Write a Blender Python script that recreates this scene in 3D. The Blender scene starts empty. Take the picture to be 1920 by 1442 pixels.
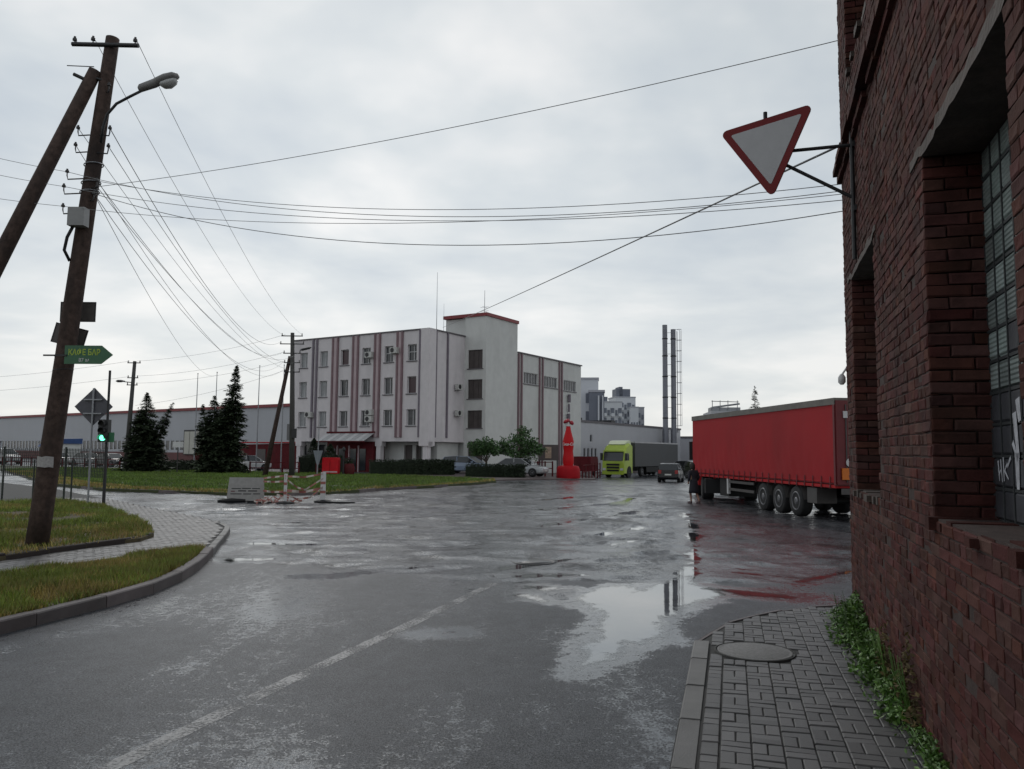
import bpy, math, random
import numpy as np
from mathutils import Matrix, Vector
random.seed(7); rng = np.random.default_rng(11)
SC = bpy.context.scene
COL = SC.collection
R = math.radians

# ---------------------------------------------------------------- camera, sky, sun, exposure
cd = bpy.data.cameras.new('camera'); cam = bpy.data.objects.new('camera', cd); COL.objects.link(cam)
cd.sensor_width = 36.0; cd.lens = 28.125; cd.clip_start = 0.05; cd.clip_end = 6000
cam.matrix_world = (Matrix.Translation((0, 0, 2.0)) @ Matrix.Rotation(R(90) + math.atan(127 / 1500), 4, 'X')
                    @ Matrix.Rotation(0.009, 4, 'Z'))
SC.camera = cam

SUN_AZ, SUN_EL = R(-16), R(36)           # azimuth from +Y (negative = left), elevation
sun_dir = Vector((math.sin(SUN_AZ) * math.cos(SUN_EL), math.cos(SUN_AZ) * math.cos(SUN_EL), math.sin(SUN_EL)))
world = bpy.data.worlds.new('World'); SC.world = world; world.use_nodes = True
wn, wl = world.node_tree.nodes, world.node_tree.links
wn.clear()
def N(nodes, t, **kw):
    n = nodes.new(t)
    for k, v in kw.items(): setattr(n, k, v)
    return n
def math_node(nodes, links, op, a, b=None, c=None, clamp=False):
    n = nodes.new('ShaderNodeMath'); n.operation = op; n.use_clamp = clamp
    for i, v in enumerate((a, b, c)):
        if v is None: continue
        if isinstance(v, (int, float)): n.inputs[i].default_value = v
        else: links.new(v, n.inputs[i])
    return n.outputs[0]
def build_sky():
    m = lambda *a, **k: math_node(wn, wl, *a, **k)
    out = N(wn, 'ShaderNodeOutputWorld'); tc = N(wn, 'ShaderNodeTexCoord')
    sky = N(wn, 'ShaderNodeTexSky', sky_type='NISHITA', sun_disc=False)
    sky.sun_elevation = SUN_EL; sky.sun_rotation = SUN_AZ
    sp = N(wn, 'ShaderNodeSeparateXYZ'); wl.new(tc.outputs['Generated'], sp.inputs[0])
    den = m('ADD', m('MAXIMUM', sp.outputs[2], 0.0), 0.16)
    cx, cy = m('DIVIDE', sp.outputs[0], den), m('DIVIDE', sp.outputs[1], den)
    cb = N(wn, 'ShaderNodeCombineXYZ'); wl.new(cx, cb.inputs[0]); wl.new(cy, cb.inputs[1])
    n1 = N(wn, 'ShaderNodeTexNoise'); n1.inputs['Scale'].default_value = 0.95; n1.inputs['Detail'].default_value = 5
    n1.inputs['Roughness'].default_value = 0.5; n1.inputs['Distortion'].default_value = 0.5
    wl.new(cb.outputs[0], n1.inputs['Vector'])
    n2 = N(wn, 'ShaderNodeTexNoise'); n2.inputs['Scale'].default_value = 2.6; n2.inputs['Detail'].default_value = 4
    wl.new(cb.outputs[0], n2.inputs['Vector'])
    f = m('ADD', m('MULTIPLY', n1.outputs[0], 0.72), m('MULTIPLY', n2.outputs[0], 0.28))
    cr = N(wn, 'ShaderNodeValToRGB'); wl.new(f, cr.inputs[0])
    e = cr.color_ramp.elements
    e[0].position = 0.385; e[0].color = (0.55, 0.625, 0.70, 1)
    e[1].position = 0.615; e[1].color = (0.97, 0.975, 0.975, 1)
    e2 = cr.color_ramp.elements.new(0.5); e2.color = (0.72, 0.775, 0.81, 1)
    # thin veil: paler and a little warmer low over the horizon
    hz_ = m('POWER', m('SUBTRACT', 1.0, m('MAXIMUM', sp.outputs[2], 0.0), clamp=True), 5.0)
    mx = N(wn, 'ShaderNodeMix', data_type='RGBA'); wl.new(m('MULTIPLY', hz_, 0.8), mx.inputs[0])
    wl.new(cr.outputs[0], mx.inputs[6]); mx.inputs[7].default_value = (0.875, 0.87, 0.84, 1)
    # the cloud deck is brighter around the hidden sun
    dt = N(wn, 'ShaderNodeVectorMath', operation='DOT_PRODUCT'); wl.new(tc.outputs['Generated'], dt.inputs[0])
    dt.inputs[1].default_value = sun_dir
    gl = m('MULTIPLY', m('POWER', m('MAXIMUM', dt.outputs['Value'], 0.0), 7.0), 0.16)
    gain = m('SUBTRACT', m('ADD', gl, 1.0), m('MULTIPLY', m('MAXIMUM', sp.outputs[2], 0.0), 0.42))
    sc = N(wn, 'ShaderNodeVectorMath', operation='SCALE'); wl.new(mx.outputs[2], sc.inputs[0]); wl.new(gain, sc.inputs['Scale'])
    b1 = N(wn, 'ShaderNodeBackground'); wl.new(sc.outputs[0], b1.inputs[0]); b1.inputs[1].default_value = 1.0
    b2 = N(wn, 'ShaderNodeBackground'); wl.new(sky.outputs[0], b2.inputs[0]); b2.inputs[1].default_value = 0.08
    ms = N(wn, 'ShaderNodeMixShader'); ms.inputs[0].default_value = 0.93
    wl.new(b2.outputs[0], ms.inputs[1]); wl.new(b1.outputs[0], ms.inputs[2]); wl.new(ms.outputs[0], out.inputs[0])
build_sky()
sl = bpy.data.lights.new('sun', 'SUN'); so = bpy.data.objects.new('sun', sl); COL.objects.link(so)
sl.energy = 0.6; sl.angle = R(20); sl.color = (1.0, 0.97, 0.93)
so.rotation_euler = (-sun_dir).to_track_quat('-Z', 'Y').to_euler()
vs = SC.view_settings
vs.view_transform = 'Standard'; vs.look = 'None'; vs.gamma = 1.0; vs.exposure = 0.0; vs.use_curve_mapping = False
SC.cycles.max_bounces = 6; SC.cycles.diffuse_bounces = 3; SC.cycles.glossy_bounces = 3
SC.cycles.transparent_max_bounces = 8; SC.cycles.use_denoising = True

# ---------------------------------------------------------------- mesh helpers
class MB:
    def __init__(self): self.v = []; self.f = []; self.m = []; self.s = []
    def add(self, V, F, m=0, smooth=False, M=None):
        o = len(self.v)
        if M is not None: V = [tuple(M @ Vector(p)) for p in V]
        self.v += [tuple(p) for p in V]
        for q in F: self.f.append(tuple(i + o for i in q)); self.m.append(m); self.s.append(smooth)
        return self
    def bx(self, x0, x1, y0, y1, z0, z1, m=0, M=None):
        V = [(x, y, z) for x in (x0, x1) for y in (y0, y1) for z in (z0, z1)]
        F = [(0, 1, 3, 2), (4, 6, 7, 5), (0, 4, 5, 1), (2, 3, 7, 6), (0, 2, 6, 4), (1, 5, 7, 3)]
        return self.add(V, F, m, False, M)
    def box(self, c, s, m=0, M=None):
        return self.bx(c[0]-s[0]/2, c[0]+s[0]/2, c[1]-s[1]/2, c[1]+s[1]/2, c[2]-s[2]/2, c[2]+s[2]/2, m, M)
    def cyl(self, a, b, r0, r1=None, n=10, m=0, caps=True, M=None, smooth=True):
        r1 = r0 if r1 is None else r1
        a, b = Vector(a), Vector(b); d = (b - a).normalized()
        u = d.orthogonal().normalized(); w = d.cross(u)
        V = []; F = []
        for p, r in ((a, r0), (b, r1)):
            for i in range(n):
                t = 2 * math.pi * i / n
                V.append(p + u * (r * math.cos(t)) + w * (r * math.sin(t)))
        for i in range(n): F.append((i, (i+1) % n, n + (i+1) % n, n + i))
        self.add(V, F, m, smooth, M)
        if caps: self.add(V, [tuple(range(n))[::-1], tuple(range(n, 2*n))], m, False, M)
        return self
    def tube(self, P, r, n=6, m=0, M=None, rr=None):
        P = [Vector(p) for p in P]; V = []; F = []; u = None
        for i, p in enumerate(P):
            d = (P[min(i+1, len(P)-1)] - P[max(i-1, 0)]).normalized()
            u = d.orthogonal().normalized() if u is None else (u - d * u.dot(d)).normalized()
            w = d.cross(u); q = rr[i] if rr else r
            for k in range(n):
                t = 2 * math.pi * k / n; V.append(p + u * (q * math.cos(t)) + w * (q * math.sin(t)))
        for i in range(len(P) - 1):
            for k in range(n): F.append((i*n+k, i*n+(k+1) % n, (i+1)*n+(k+1) % n, (i+1)*n+k))
        F += [tuple(range(n))[::-1], tuple(range((len(P)-1)*n, len(P)*n))]
        return self.add(V, F, m, True, M)
    def lathe(self, prof, n=20, c=(0, 0, 0), m=0, M=None, smooth=True):
        V = []; F = []
        for r, z in prof:
            for k in range(n):
                t = 2 * math.pi * k / n; V.append((c[0]+r*math.cos(t), c[1]+r*math.sin(t), c[2]+z))
        for i in range(len(prof)-1):
            for k in range(n): F.append((i*n+k, i*n+(k+1) % n, (i+1)*n+(k+1) % n, (i+1)*n+k))
        self.add(V, F, m, smooth, M)
        self.add(V, [tuple(range(n))[::-1], tuple(range((len(prof)-1)*n, len(prof)*n))], m, False, M)
        return self
    def prism(self, poly, h0, h1, plane='xy', m=0, M=None):
        def P(a, b, h): return {'xy': (a, b, h), 'xz': (a, h, b), 'yz': (h, a, b)}[plane]
        n = len(poly); V = [P(a, b, h0) for a, b in poly] + [P(a, b, h1) for a, b in poly]
        F = [tuple(range(n))[::-1], tuple(range(n, 2*n))] + [(i, (i+1) % n, n+(i+1) % n, n+i) for i in range(n)]
        return self.add(V, F, m, False, M)
    def loft(self, secs, m=0, M=None, smooth=False, caps=True):
        n = len(secs[0]); V = [p for s in secs for p in s]; F = []
        for i in range(len(secs)-1):
            for k in range(n): F.append((i*n+k, i*n+(k+1) % n, (i+1)*n+(k+1) % n, (i+1)*n+k))
        if caps: F += [tuple(range(n))[::-1], tuple(range((len(secs)-1)*n, len(secs)*n))]
        return self.add(V, F, m, smooth, M)
    def mesh(self, name, mats):
        me = bpy.data.meshes.new(name); me.from_pydata(self.v, [], self.f)
        for q in (mats if isinstance(mats, (list, tuple)) else [mats]): me.materials.append(q)
        me.polygons.foreach_set('material_index', self.m); me.polygons.foreach_set('use_smooth', self.s)
        me.update(); return me
    def build(self, name, mats, parent=None, **kw):
        return link(name, self.mesh(name, mats), parent, **kw)
def tag(o, label=None, cat=None, group=None, kind=None):
    if label: o['label'] = label
    if cat: o['category'] = cat
    if group: o['group'] = group
    if kind: o['kind'] = kind
    return o
def link(name, data, parent=None, loc=None, rz=None, label=None, cat=None, group=None, kind=None, M=None):
    o = bpy.data.objects.new(name, data); COL.objects.link(o)
    if parent is not None: o.parent = parent
    if M is not None: o.matrix_basis = M
    if loc is not None: o.location = loc
    if rz is not None: o.rotation_euler = (0, 0, rz)
    return tag(o, label, cat, group, kind)
def thing(name, loc, rz, label, cat, group=None): return link(name, None, None, loc, rz, label, cat, group)
def copy_tree(o, parent=None):
    c = o.copy(); COL.objects.link(c); c.parent = parent
    for ch in o.children: copy_tree(ch, c)
    return c
def dup(root, loc, rz, label):
    c = copy_tree(root); c.location = loc; c.rotation_euler = (0, 0, rz); c['label'] = label; return c
def np_mesh(name, V, F, mats, tint=None, smooth=False):
    me = bpy.data.meshes.new(name); V = np.asarray(V, np.float32); F = np.asarray(F, np.int32); k = F.shape[1]
    me.vertices.add(len(V)); me.vertices.foreach_set('co', V.ravel())
    me.loops.add(F.size); me.loops.foreach_set('vertex_index', F.ravel())
    me.polygons.add(len(F)); me.polygons.foreach_set('loop_start', np.arange(0, F.size, k, dtype=np.int32))
    me.polygons.foreach_set('use_smooth', np.full(len(F), smooth))
    if tint is not None:
        a = me.attributes.new('tint', 'FLOAT', 'POINT'); a.data.foreach_set('value', np.asarray(tint, np.float32))
    me.update(calc_edges=True); me.validate()
    for q in (mats if isinstance(mats, (list, tuple)) else [mats]): me.materials.append(q)
    return me
# value noise
_T = rng.random((256, 256))
def vnoise(x, y, s=0):
    x = np.asarray(x, float) + 17.3*s; y = np.asarray(y, float) + 31.7*s
    xi = np.floor(x).astype(int); yi = np.floor(y).astype(int); fx = x-xi; fy = y-yi
    fx = fx*fx*(3-2*fx); fy = fy*fy*(3-2*fy); g = lambda a, b: _T[a & 255, b & 255]
    return (g(xi, yi)*(1-fx)+g(xi+1, yi)*fx)*(1-fy)+(g(xi, yi+1)*(1-fx)+g(xi+1, yi+1)*fx)*fy
def fbm(x, y, s=0, o=4):
    t = 0; a = 0.5; k = 0
    for i in range(o):
        t = t + a*(vnoise(x*2**i, y*2**i, s+i)-0.5); k += a; a *= 0.55
    return t/k*2
def sstep(a, b, x):
    t = np.clip((np.asarray(x, float)-a)/(b-a), 0, 1); return t*t*(3-2*t)
def inpoly(px, py, poly):
    r = np.zeros(np.shape(px), bool); n = len(poly)
    for i in range(n):
        x0, y0 = poly[i]; x1, y1 = poly[(i+1) % n]
        if y0 == y1: continue
        c = ((y0 > py) != (y1 > py)) & (px < (x1-x0)*(py-y0)/(y1-y0)+x0); r ^= c
    return r

# ---------------------------------------------------------------- materials
def mat(name, col, rough=0.6, var=0.12, scale=2.0, bump=0.0, bscale=60.0, metal=0.0, dirt=0.0, dcol=(0.06, 0.05, 0.045),
        tint=False, tvar=0.3, spec=0.5, alpha=None, emit=None, sub=None, wave=None):
    M = bpy.data.materials.new(name); M.use_nodes = True; n, l = M.node_tree.nodes, M.node_tree.links
    b = n['Principled BSDF']; b.inputs['Metallic'].default_value = metal; b.inputs['Specular IOR Level'].default_value = spec
    tc = n.new('ShaderNodeTexCoord'); vec = tc.outputs['Object']
    nz = n.new('ShaderNodeTexNoise'); nz.inputs['Scale'].default_value = scale; nz.inputs['Detail'].default_value = 6
    nz.inputs['Roughness'].default_value = 0.62; l.new(vec, nz.inputs['Vector'])
    fac = nz.outputs[0]
    mx = n.new('ShaderNodeMix'); mx.data_type = 'RGBA'
    mr = n.new('ShaderNodeMapRange'); l.new(fac, mr.inputs[0]); mr.inputs[1].default_value = 0.3; mr.inputs[2].default_value = 0.7
    l.new(mr.outputs[0], mx.inputs[0])
    mx.inputs[6].default_value = (*[c*(1-var) for c in col], 1); mx.inputs[7].default_value = (*[min(1, c*(1+var)) for c in col], 1)
    c = mx.outputs[2]
    if tint:
        at = n.new('ShaderNodeAttribute'); at.attribute_name = 'tint'
        oi = n.new('ShaderNodeObjectInfo')
        fr = math_node(n, l, 'FRACT', math_node(n, l, 'ADD', at.outputs['Fac'], oi.outputs['Random']))
        hs = n.new('ShaderNodeHueSaturation'); l.new(c, hs.inputs['Color'])
        l.new(math_node(n, l, 'MULTIPLY_ADD', fr, 2*tvar, 1-tvar), hs.inputs['Value'])
        l.new(math_node(n, l, 'MULTIPLY_ADD', math_node(n, l, 'FRACT', math_node(n, l, 'MULTIPLY', fr, 7.31)), 0.025, 0.4875), hs.inputs['Hue'])
        l.new(math_node(n, l, 'MULTIPLY_ADD', math_node(n, l, 'FRACT', math_node(n, l, 'MULTIPLY', fr, 13.7)), 0.3, 0.85), hs.inputs['Saturation'])
        c = hs.outputs[0]
    if dirt > 0:
        nd = n.new('ShaderNodeTexNoise'); nd.inputs['Scale'].default_value = scale*0.45; nd.inputs['Detail'].default_value = 8
        mp = n.new('ShaderNodeMapping'); mp.inputs['Scale'].default_value = (1.0, 1.0, 0.28); l.new(vec, mp.inputs[0]); l.new(mp.outputs[0], nd.inputs['Vector'])
        r2 = n.new('ShaderNodeMapRange'); l.new(nd.outputs[0], r2.inputs[0]); r2.inputs[1].default_value = 0.48; r2.inputs[2].default_value = 0.72; r2.inputs[4].default_value = dirt
        m2 = n.new('ShaderNodeMix'); m2.data_type = 'RGBA'; l.new(r2.outputs[0], m2.inputs[0]); l.new(c, m2.inputs[6]); m2.inputs[7].default_value = (*dcol, 1)
        c = m2.outputs[2]
    l.new(c, b.inputs['Base Color'])
    r3 = n.new('ShaderNodeMapRange'); l.new(fac, r3.inputs[0]); r3.inputs[3].default_value = max(0.02, rough*0.85); r3.inputs[4].default_value = min(1, rough*1.15)
    l.new(r3.outputs[0], b.inputs['Roughness'])
    hgt = None
    if wave:
        wv = n.new('ShaderNodeTexWave'); wv.bands_direction = wave[0]; wv.inputs['Scale'].default_value = wave[1]; l.new(vec, wv.inputs['Vector'])
        bp = n.new('ShaderNodeBump'); bp.inputs['Strength'].default_value = wave[2]; bp.inputs['Distance'].default_value = 0.03; l.new(wv.outputs['Fac'], bp.inputs['Height'])
        l.new(bp.outputs[0], b.inputs['Normal']); hgt = bp
    if bump > 0:
        nb = n.new('ShaderNodeTexNoise'); nb.inputs['Scale'].default_value = bscale; nb.inputs['Detail'].default_value = 5; l.new(vec, nb.inputs['Vector'])
        bp = n.new('ShaderNodeBump'); bp.inputs['Strength'].default_value = bump; bp.inputs['Distance'].default_value = 0.01; l.new(nb.outputs[0], bp.inputs['Height'])
        if hgt: l.new(hgt.outputs[0], bp.inputs['Normal'])
        l.new(bp.outputs[0], b.inputs['Normal'])
    if alpha is not None: b.inputs['Alpha'].default_value = alpha
    if emit: b.inputs['Emission Color'].default_value = (*emit[0], 1); b.inputs['Emission Strength'].default_value = emit[1]
    if sub: b.inputs['Transmission Weight'].default_value = sub
    return M
m_brick = mat('brick_red', (0.080, 0.034, 0.029), 0.9, 0.4, 5, 0.4, 70, tint=True, tvar=0.30, dirt=0.6, dcol=(0.034, 0.02, 0.019), spec=0.1)
m_mortar = mat('mortar', (0.058, 0.042, 0.038), 0.9, 0.3, 12, 0.5, 60, spec=0.2)
m_concrete_old = mat('old_concrete', (0.062, 0.047, 0.039), 0.85, 0.5, 6, 0.8, 30, dirt=0.55, dcol=(0.05, 0.04, 0.035))
m_paver = mat('paver_grey', (0.078, 0.074, 0.073), 0.46, 0.22, 7, 0.35, 120, tint=True, tvar=0.34, dirt=0.45, dcol=(0.03, 0.029, 0.029))
m_joint = mat('joint_sand', (0.03, 0.029, 0.027), 0.8, 0.3, 20, 0.4, 80)
m_kerb = mat('kerb_concrete', (0.15, 0.145, 0.14), 0.6, 0.2, 4, 0.4, 70, dirt=0.6, dcol=(0.045, 0.04, 0.04), tint=True, tvar=0.18)
m_kerb_dark = mat('kerb_weathered', (0.125, 0.105, 0.105), 0.7, 0.25, 4, 0.4, 70, dirt=0.5, tint=True, tvar=0.2)
m_soil = mat('soil', (0.085, 0.068, 0.035), 0.95, 0.4, 8, 0.9, 40)
m_grass = mat('grass_green', (0.20, 0.26, 0.055), 0.7, 0.35, 1.3, tint=True, tvar=0.4, dirt=0.55, dcol=(0.20, 0.15, 0.06), spec=0.2)
m_grass_dry = mat('grass_dry', (0.34, 0.27, 0.10), 0.75, 0.4, 1.1, tint=True, tvar=0.4, dirt=0.6, dcol=(0.22, 0.14, 0.065), spec=0.2)
m_lawn = mat('lawn_green', (0.13, 0.20, 0.045), 0.8, 0.3, 0.5, tint=True, tvar=0.35, spec=0.2, dirt=0.3, dcol=(0.10, 0.085, 0.03))
m_leaf = mat('leaf_weed', (0.075, 0.145, 0.03), 0.5, 0.3, 6, tint=True, tvar=0.45, spec=0.35)
m_leaf_tree = mat('leaf_tree', (0.06, 0.12, 0.04), 0.5, 0.3, 2, tint=True, tvar=0.45, spec=0.35)
m_needle = mat('needle_spruce', (0.042, 0.058, 0.032), 0.7, 0.3, 3, tint=True, tvar=0.45, spec=0.2)
m_hedge = mat('leaf_hedge', (0.018, 0.028, 0.014), 0.65, 0.3, 3, tint=True, tvar=0.5, spec=0.25)
m_bark = mat('bark', (0.045, 0.035, 0.028), 0.9, 0.3, 12, 0.8, 30)
m_pole = mat('pole_wood', (0.068, 0.047, 0.040), 0.85, 0.45, 9, 0.9, 25, dirt=0.75, dcol=(0.03, 0.025, 0.024), spec=.2)
m_pole_far = mat('pole_far', (0.06, 0.058, 0.055), 0.8, 0.2, 4)
m_steel = mat('galvanised_steel', (0.28, 0.29, 0.31), 0.45, 0.15, 6, metal=0.6)
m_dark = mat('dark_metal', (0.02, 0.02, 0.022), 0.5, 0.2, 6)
m_black = mat('black_rubber', (0.012, 0.012, 0.013), 0.7, 0.2, 10)
m_wire = mat('wire', (0.22, 0.225, 0.23), 0.5, 0.1, 3)
m_white = mat('white_paint', (0.6, 0.6, 0.6), 0.5, 0.08, 4, dirt=0.3, dcol=(0.3, 0.28, 0.26))
m_red = mat('red_paint', (0.40, 0.016, 0.02), 0.55, 0.15, 3, spec=.2)
m_red_dark = mat('red_dull', (0.10, 0.014, 0.018), 0.8, 0.25, 2, dirt=0.3, spec=.15)
m_glass = mat('window_glass', (0.028, 0.032, 0.038), 0.08, 0.4, 0.8, spec=0.6)
m_glass_blind = mat('window_blind', (0.26, 0.27, 0.28), 0.25, 0.2, 1.2, spec=0.5)  # pale grey blind, the pane's own tone
m_glass_red = mat('window_curtain', (0.045, 0.018, 0.024), 0.3, 0.3, 2)
m_curtain = mat('window_curtain_grey', (0.085, 0.085, 0.09), 0.3, 0.3, 3)
# ---------------------------------------------------------------- road surface
def asphalt():
    M = bpy.data.materials.new('wet_asphalt'); M.use_nodes = True; n, l = M.node_tree.nodes, M.node_tree.links
    b = n['Principled BSDF']; mm = lambda *a, **k: math_node(n, l, *a, **k)
    tc = n.new('ShaderNodeTexCoord'); vec = tc.outputs['Object']
    def noise(s, d=4, r=0.55, v=vec):
        q = n.new('ShaderNodeTexNoise'); q.inputs['Scale'].default_value = s; q.inputs['Detail'].default_value = d; q.inputs['Roughness'].default_value = r
        l.new(v, q.inputs['Vector']); return q.outputs[0]
    def rng_(v, a, b_, c=0.0, d=1.0):
        q = n.new('ShaderNodeMapRange'); l.new(v, q.inputs[0])
        for i, x in enumerate((a, b_, c, d)): q.inputs[i+1].default_value = x
        return q.outputs[0]
    old = n.new('ShaderNodeAttribute'); old.attribute_name = 'old'; old = old.outputs['Fac']
    wet = n.new('ShaderNodeAttribute'); wet.attribute_name = 'wet'; wet = wet.outputs['Fac']
    grit = noise(120, 2, 0.5)
    grain = noise(80, 2, 0.5); mid = noise(4.5, 6, 0.65)
    ramp = n.new('ShaderNodeValToRGB'); l.new(mm('ADD', mm('MULTIPLY', grain, 0.78), mm('MULTIPLY', mid, 0.22)), ramp.inputs[0])
    e = ramp.color_ramp.elements
    e[0].position = 0.40; e[0].color = (0.006, 0.0062, 0.0075, 1); e[1].position = 0.60; e[1].color = (0.108, 0.112, 0.124, 1)
    # pale stone chips in the tar
    chip = mm('GREATER_THAN', noise(70, 2), 0.63)
    mc = n.new('ShaderNodeMix'); mc.data_type = 'RGBA'; l.new(mm('MULTIPLY', chip, 0.5), mc.inputs[0]); l.new(ramp.outputs[0], mc.inputs[6]); mc.inputs[7].default_value = (0.16, 0.155, 0.15, 1)
    # dark tar repairs and mud on the old crossing
    mp = n.new('ShaderNodeMapping'); mp.inputs['Scale'].default_value = (1.0, 0.4, 1.0); mp.inputs['Rotation'].default_value = (0, 0, R(17.4)); l.new(vec, mp.inputs[0])
    vc = n.new('ShaderNodeTexVoronoi'); vc.feature = 'DISTANCE_TO_EDGE'; vc.inputs['Scale'].default_value = 0.55
    wob = n.new('ShaderNodeVectorMath'); wob.operation = 'MULTIPLY_ADD'
    wn_ = n.new('ShaderNodeTexNoise'); wn_.inputs['Scale'].default_value = 1.7; wn_.inputs['Detail'].default_value = 6; l.new(vec, wn_.inputs['Vector'])
    l.new(wn_.outputs['Color'], wob.inputs[0]); wob.inputs[1].default_value = (1.1, 1.1, 0); l.new(vec, wob.inputs[2]); l.new(wob.outputs[0], vc.inputs['Vector'])
    crack = mm('MULTIPLY', rng_(vc.outputs['Distance'], 0.05, 0.012), rng_(noise(0.35, 3), 0.46, 0.56))
    pt = mm('MULTIPLY', mm('MAXIMUM', rng_(noise(0.8, 7, 0.66), 0.54, 0.585), crack), mm('MULTIPLY_ADD', old, 0.88, 0.12))
    mp2 = n.new('ShaderNodeMix'); mp2.data_type = 'RGBA'; l.new(mm('MULTIPLY', pt, 0.75), mp2.inputs[0]); l.new(mc.outputs[2], mp2.inputs[6]); mp2.inputs[7].default_value = (0.022, 0.022, 0.024, 1)
    l.new(mp2.outputs[2], b.inputs['Base Color'])
    # water film: glossier where the film is thick
    film = mm('ADD', mm('ADD', mm('MULTIPLY', rng_(noise(0.55, 7, 0.66, mp.outputs[0]), 0.36, 0.64), 0.85), mm('MULTIPLY_ADD', old, 0.36, 0.02)), wet, clamp=True)
    # water settles between the stones: the film fills the low spots of the grain
    lowspot = mm('ADD', mm('MULTIPLY', noise(48, 3, 0.6), 0.6), mm('MULTIPLY', noise(9, 4, 0.6), 0.4))
    fill = mm('MULTIPLY', mm('SUBTRACT', mm('MULTIPLY_ADD', film, 0.34, 0.30), lowspot), 9.0, clamp=True)
    rr = n.new('ShaderNodeMapRange'); l.new(fill, rr.inputs[0]); rr.inputs[3].default_value = 0.42; l.new(mm('MULTIPLY_ADD', old, 0.07, 0.11), rr.inputs[4])
    l.new(rr.outputs[0], b.inputs['Roughness']); b.inputs['Specular Tint'].default_value = (0.80, 0.90, 1.0, 1)
    b.inputs['IOR'].default_value = 1.5; l.new(mm('MULTIPLY', mm('MULTIPLY_ADD', fill, 0.42, 0.12), mm('MULTIPLY_ADD', pt, -0.5, 1.0)), b.inputs['Specular IOR Level'])
    b1 = n.new('ShaderNodeBump'); b1.inputs['Distance'].default_value = 0.02
    l.new(mm('MULTIPLY_ADD', old, 0.5, 0.10), b1.inputs['Strength']); l.new(noise(5, 6, 0.7), b1.inputs['Height'])
    b2 = n.new('ShaderNodeBump'); b2.inputs['Distance'].default_value = 0.006
    l.new(mm('MULTIPLY_ADD', fill, -0.6, 0.62), b2.inputs['Strength'])
    l.new(grit, b2.inputs['Height']); l.new(b1.outputs[0], b2.inputs['Normal']); l.new(b2.outputs[0], b.inputs['Normal'])
    return M
m_asphalt = asphalt()
def water():
    M = bpy.data.materials.new('standing_water'); M.use_nodes = True; n, l = M.node_tree.nodes, M.node_tree.links
    b = n['Principled BSDF']; b.inputs['Base Color'].default_value = (0.03, 0.03, 0.032, 1); b.inputs['Roughness'].default_value = 0.03
    b.inputs['IOR'].default_value = 1.6
    gy = n.new('ShaderNodeBsdfGlossy'); gy.inputs['Color'].default_value = (0.93, 0.95, 0.95, 1); gy.inputs['Roughness'].default_value = 0.03
    mxs = n.new('ShaderNodeMixShader'); mxs.inputs[0].default_value = 0.17; l.new(b.outputs[0], mxs.inputs[1]); l.new(gy.outputs[0], mxs.inputs[2]); 
    dp_ = n.new('ShaderNodeAttribute'); dp_.attribute_name = 'depth'; tcn = n.new('ShaderNodeTexCoord')
    ns = n.new('ShaderNodeTexNoise'); ns.inputs['Scale'].default_value = 40; ns.inputs['Detail'].default_value = 4; l.new(tcn.outputs['Object'], ns.inputs['Vector'])
    al = math_node(n, l, 'ADD', math_node(n, l, 'MULTIPLY', dp_.outputs['Fac'], 7.0), math_node(n, l, 'MULTIPLY_ADD', ns.outputs[0], 1.6, -0.75), clamp=True)
    tr = n.new('ShaderNodeBsdfTransparent'); mt2 = n.new('ShaderNodeMixShader'); l.new(al, mt2.inputs[0]); l.new(tr.outputs[0], mt2.inputs[1]); l.new(mxs.outputs[0], mt2.inputs[2])
    l.new(mt2.outputs[0], n['Material Output'].inputs[0])
    nz = n.new('ShaderNodeTexNoise'); nz.inputs['Scale'].default_value = 6; nz.inputs['Detail'].default_value = 2
    bp = n.new('ShaderNodeBump'); bp.inputs['Strength'].default_value = 0.03; bp.inputs['Distance'].default_value = 0.01
    tc = n.new('ShaderNodeTexCoord'); l.new(tc.outputs['Object'], nz.inputs['Vector']); l.new(nz.outputs[0], bp.inputs['Height']); l.new(bp.outputs[0], b.inputs['Normal']); l.new(bp.outputs[0], gy.inputs['Normal'])
    return M
m_water = water()
def caps(x, y, segs):
    d = np.full(np.shape(x), -9.0)
    for x0, y0, x1, y1, r in segs:
        dx, dy = x1-x0, y1-y0; t = np.clip(((x-x0)*dx+(y-y0)*dy)/(dx*dx+dy*dy+1e-9), 0, 1)
        # a capsule whose thickness is stretched along the street
        d = np.maximum(d, r-np.hypot(x-x0-t*dx, (y-y0-t*dy)*0.8))
    return d
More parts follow.
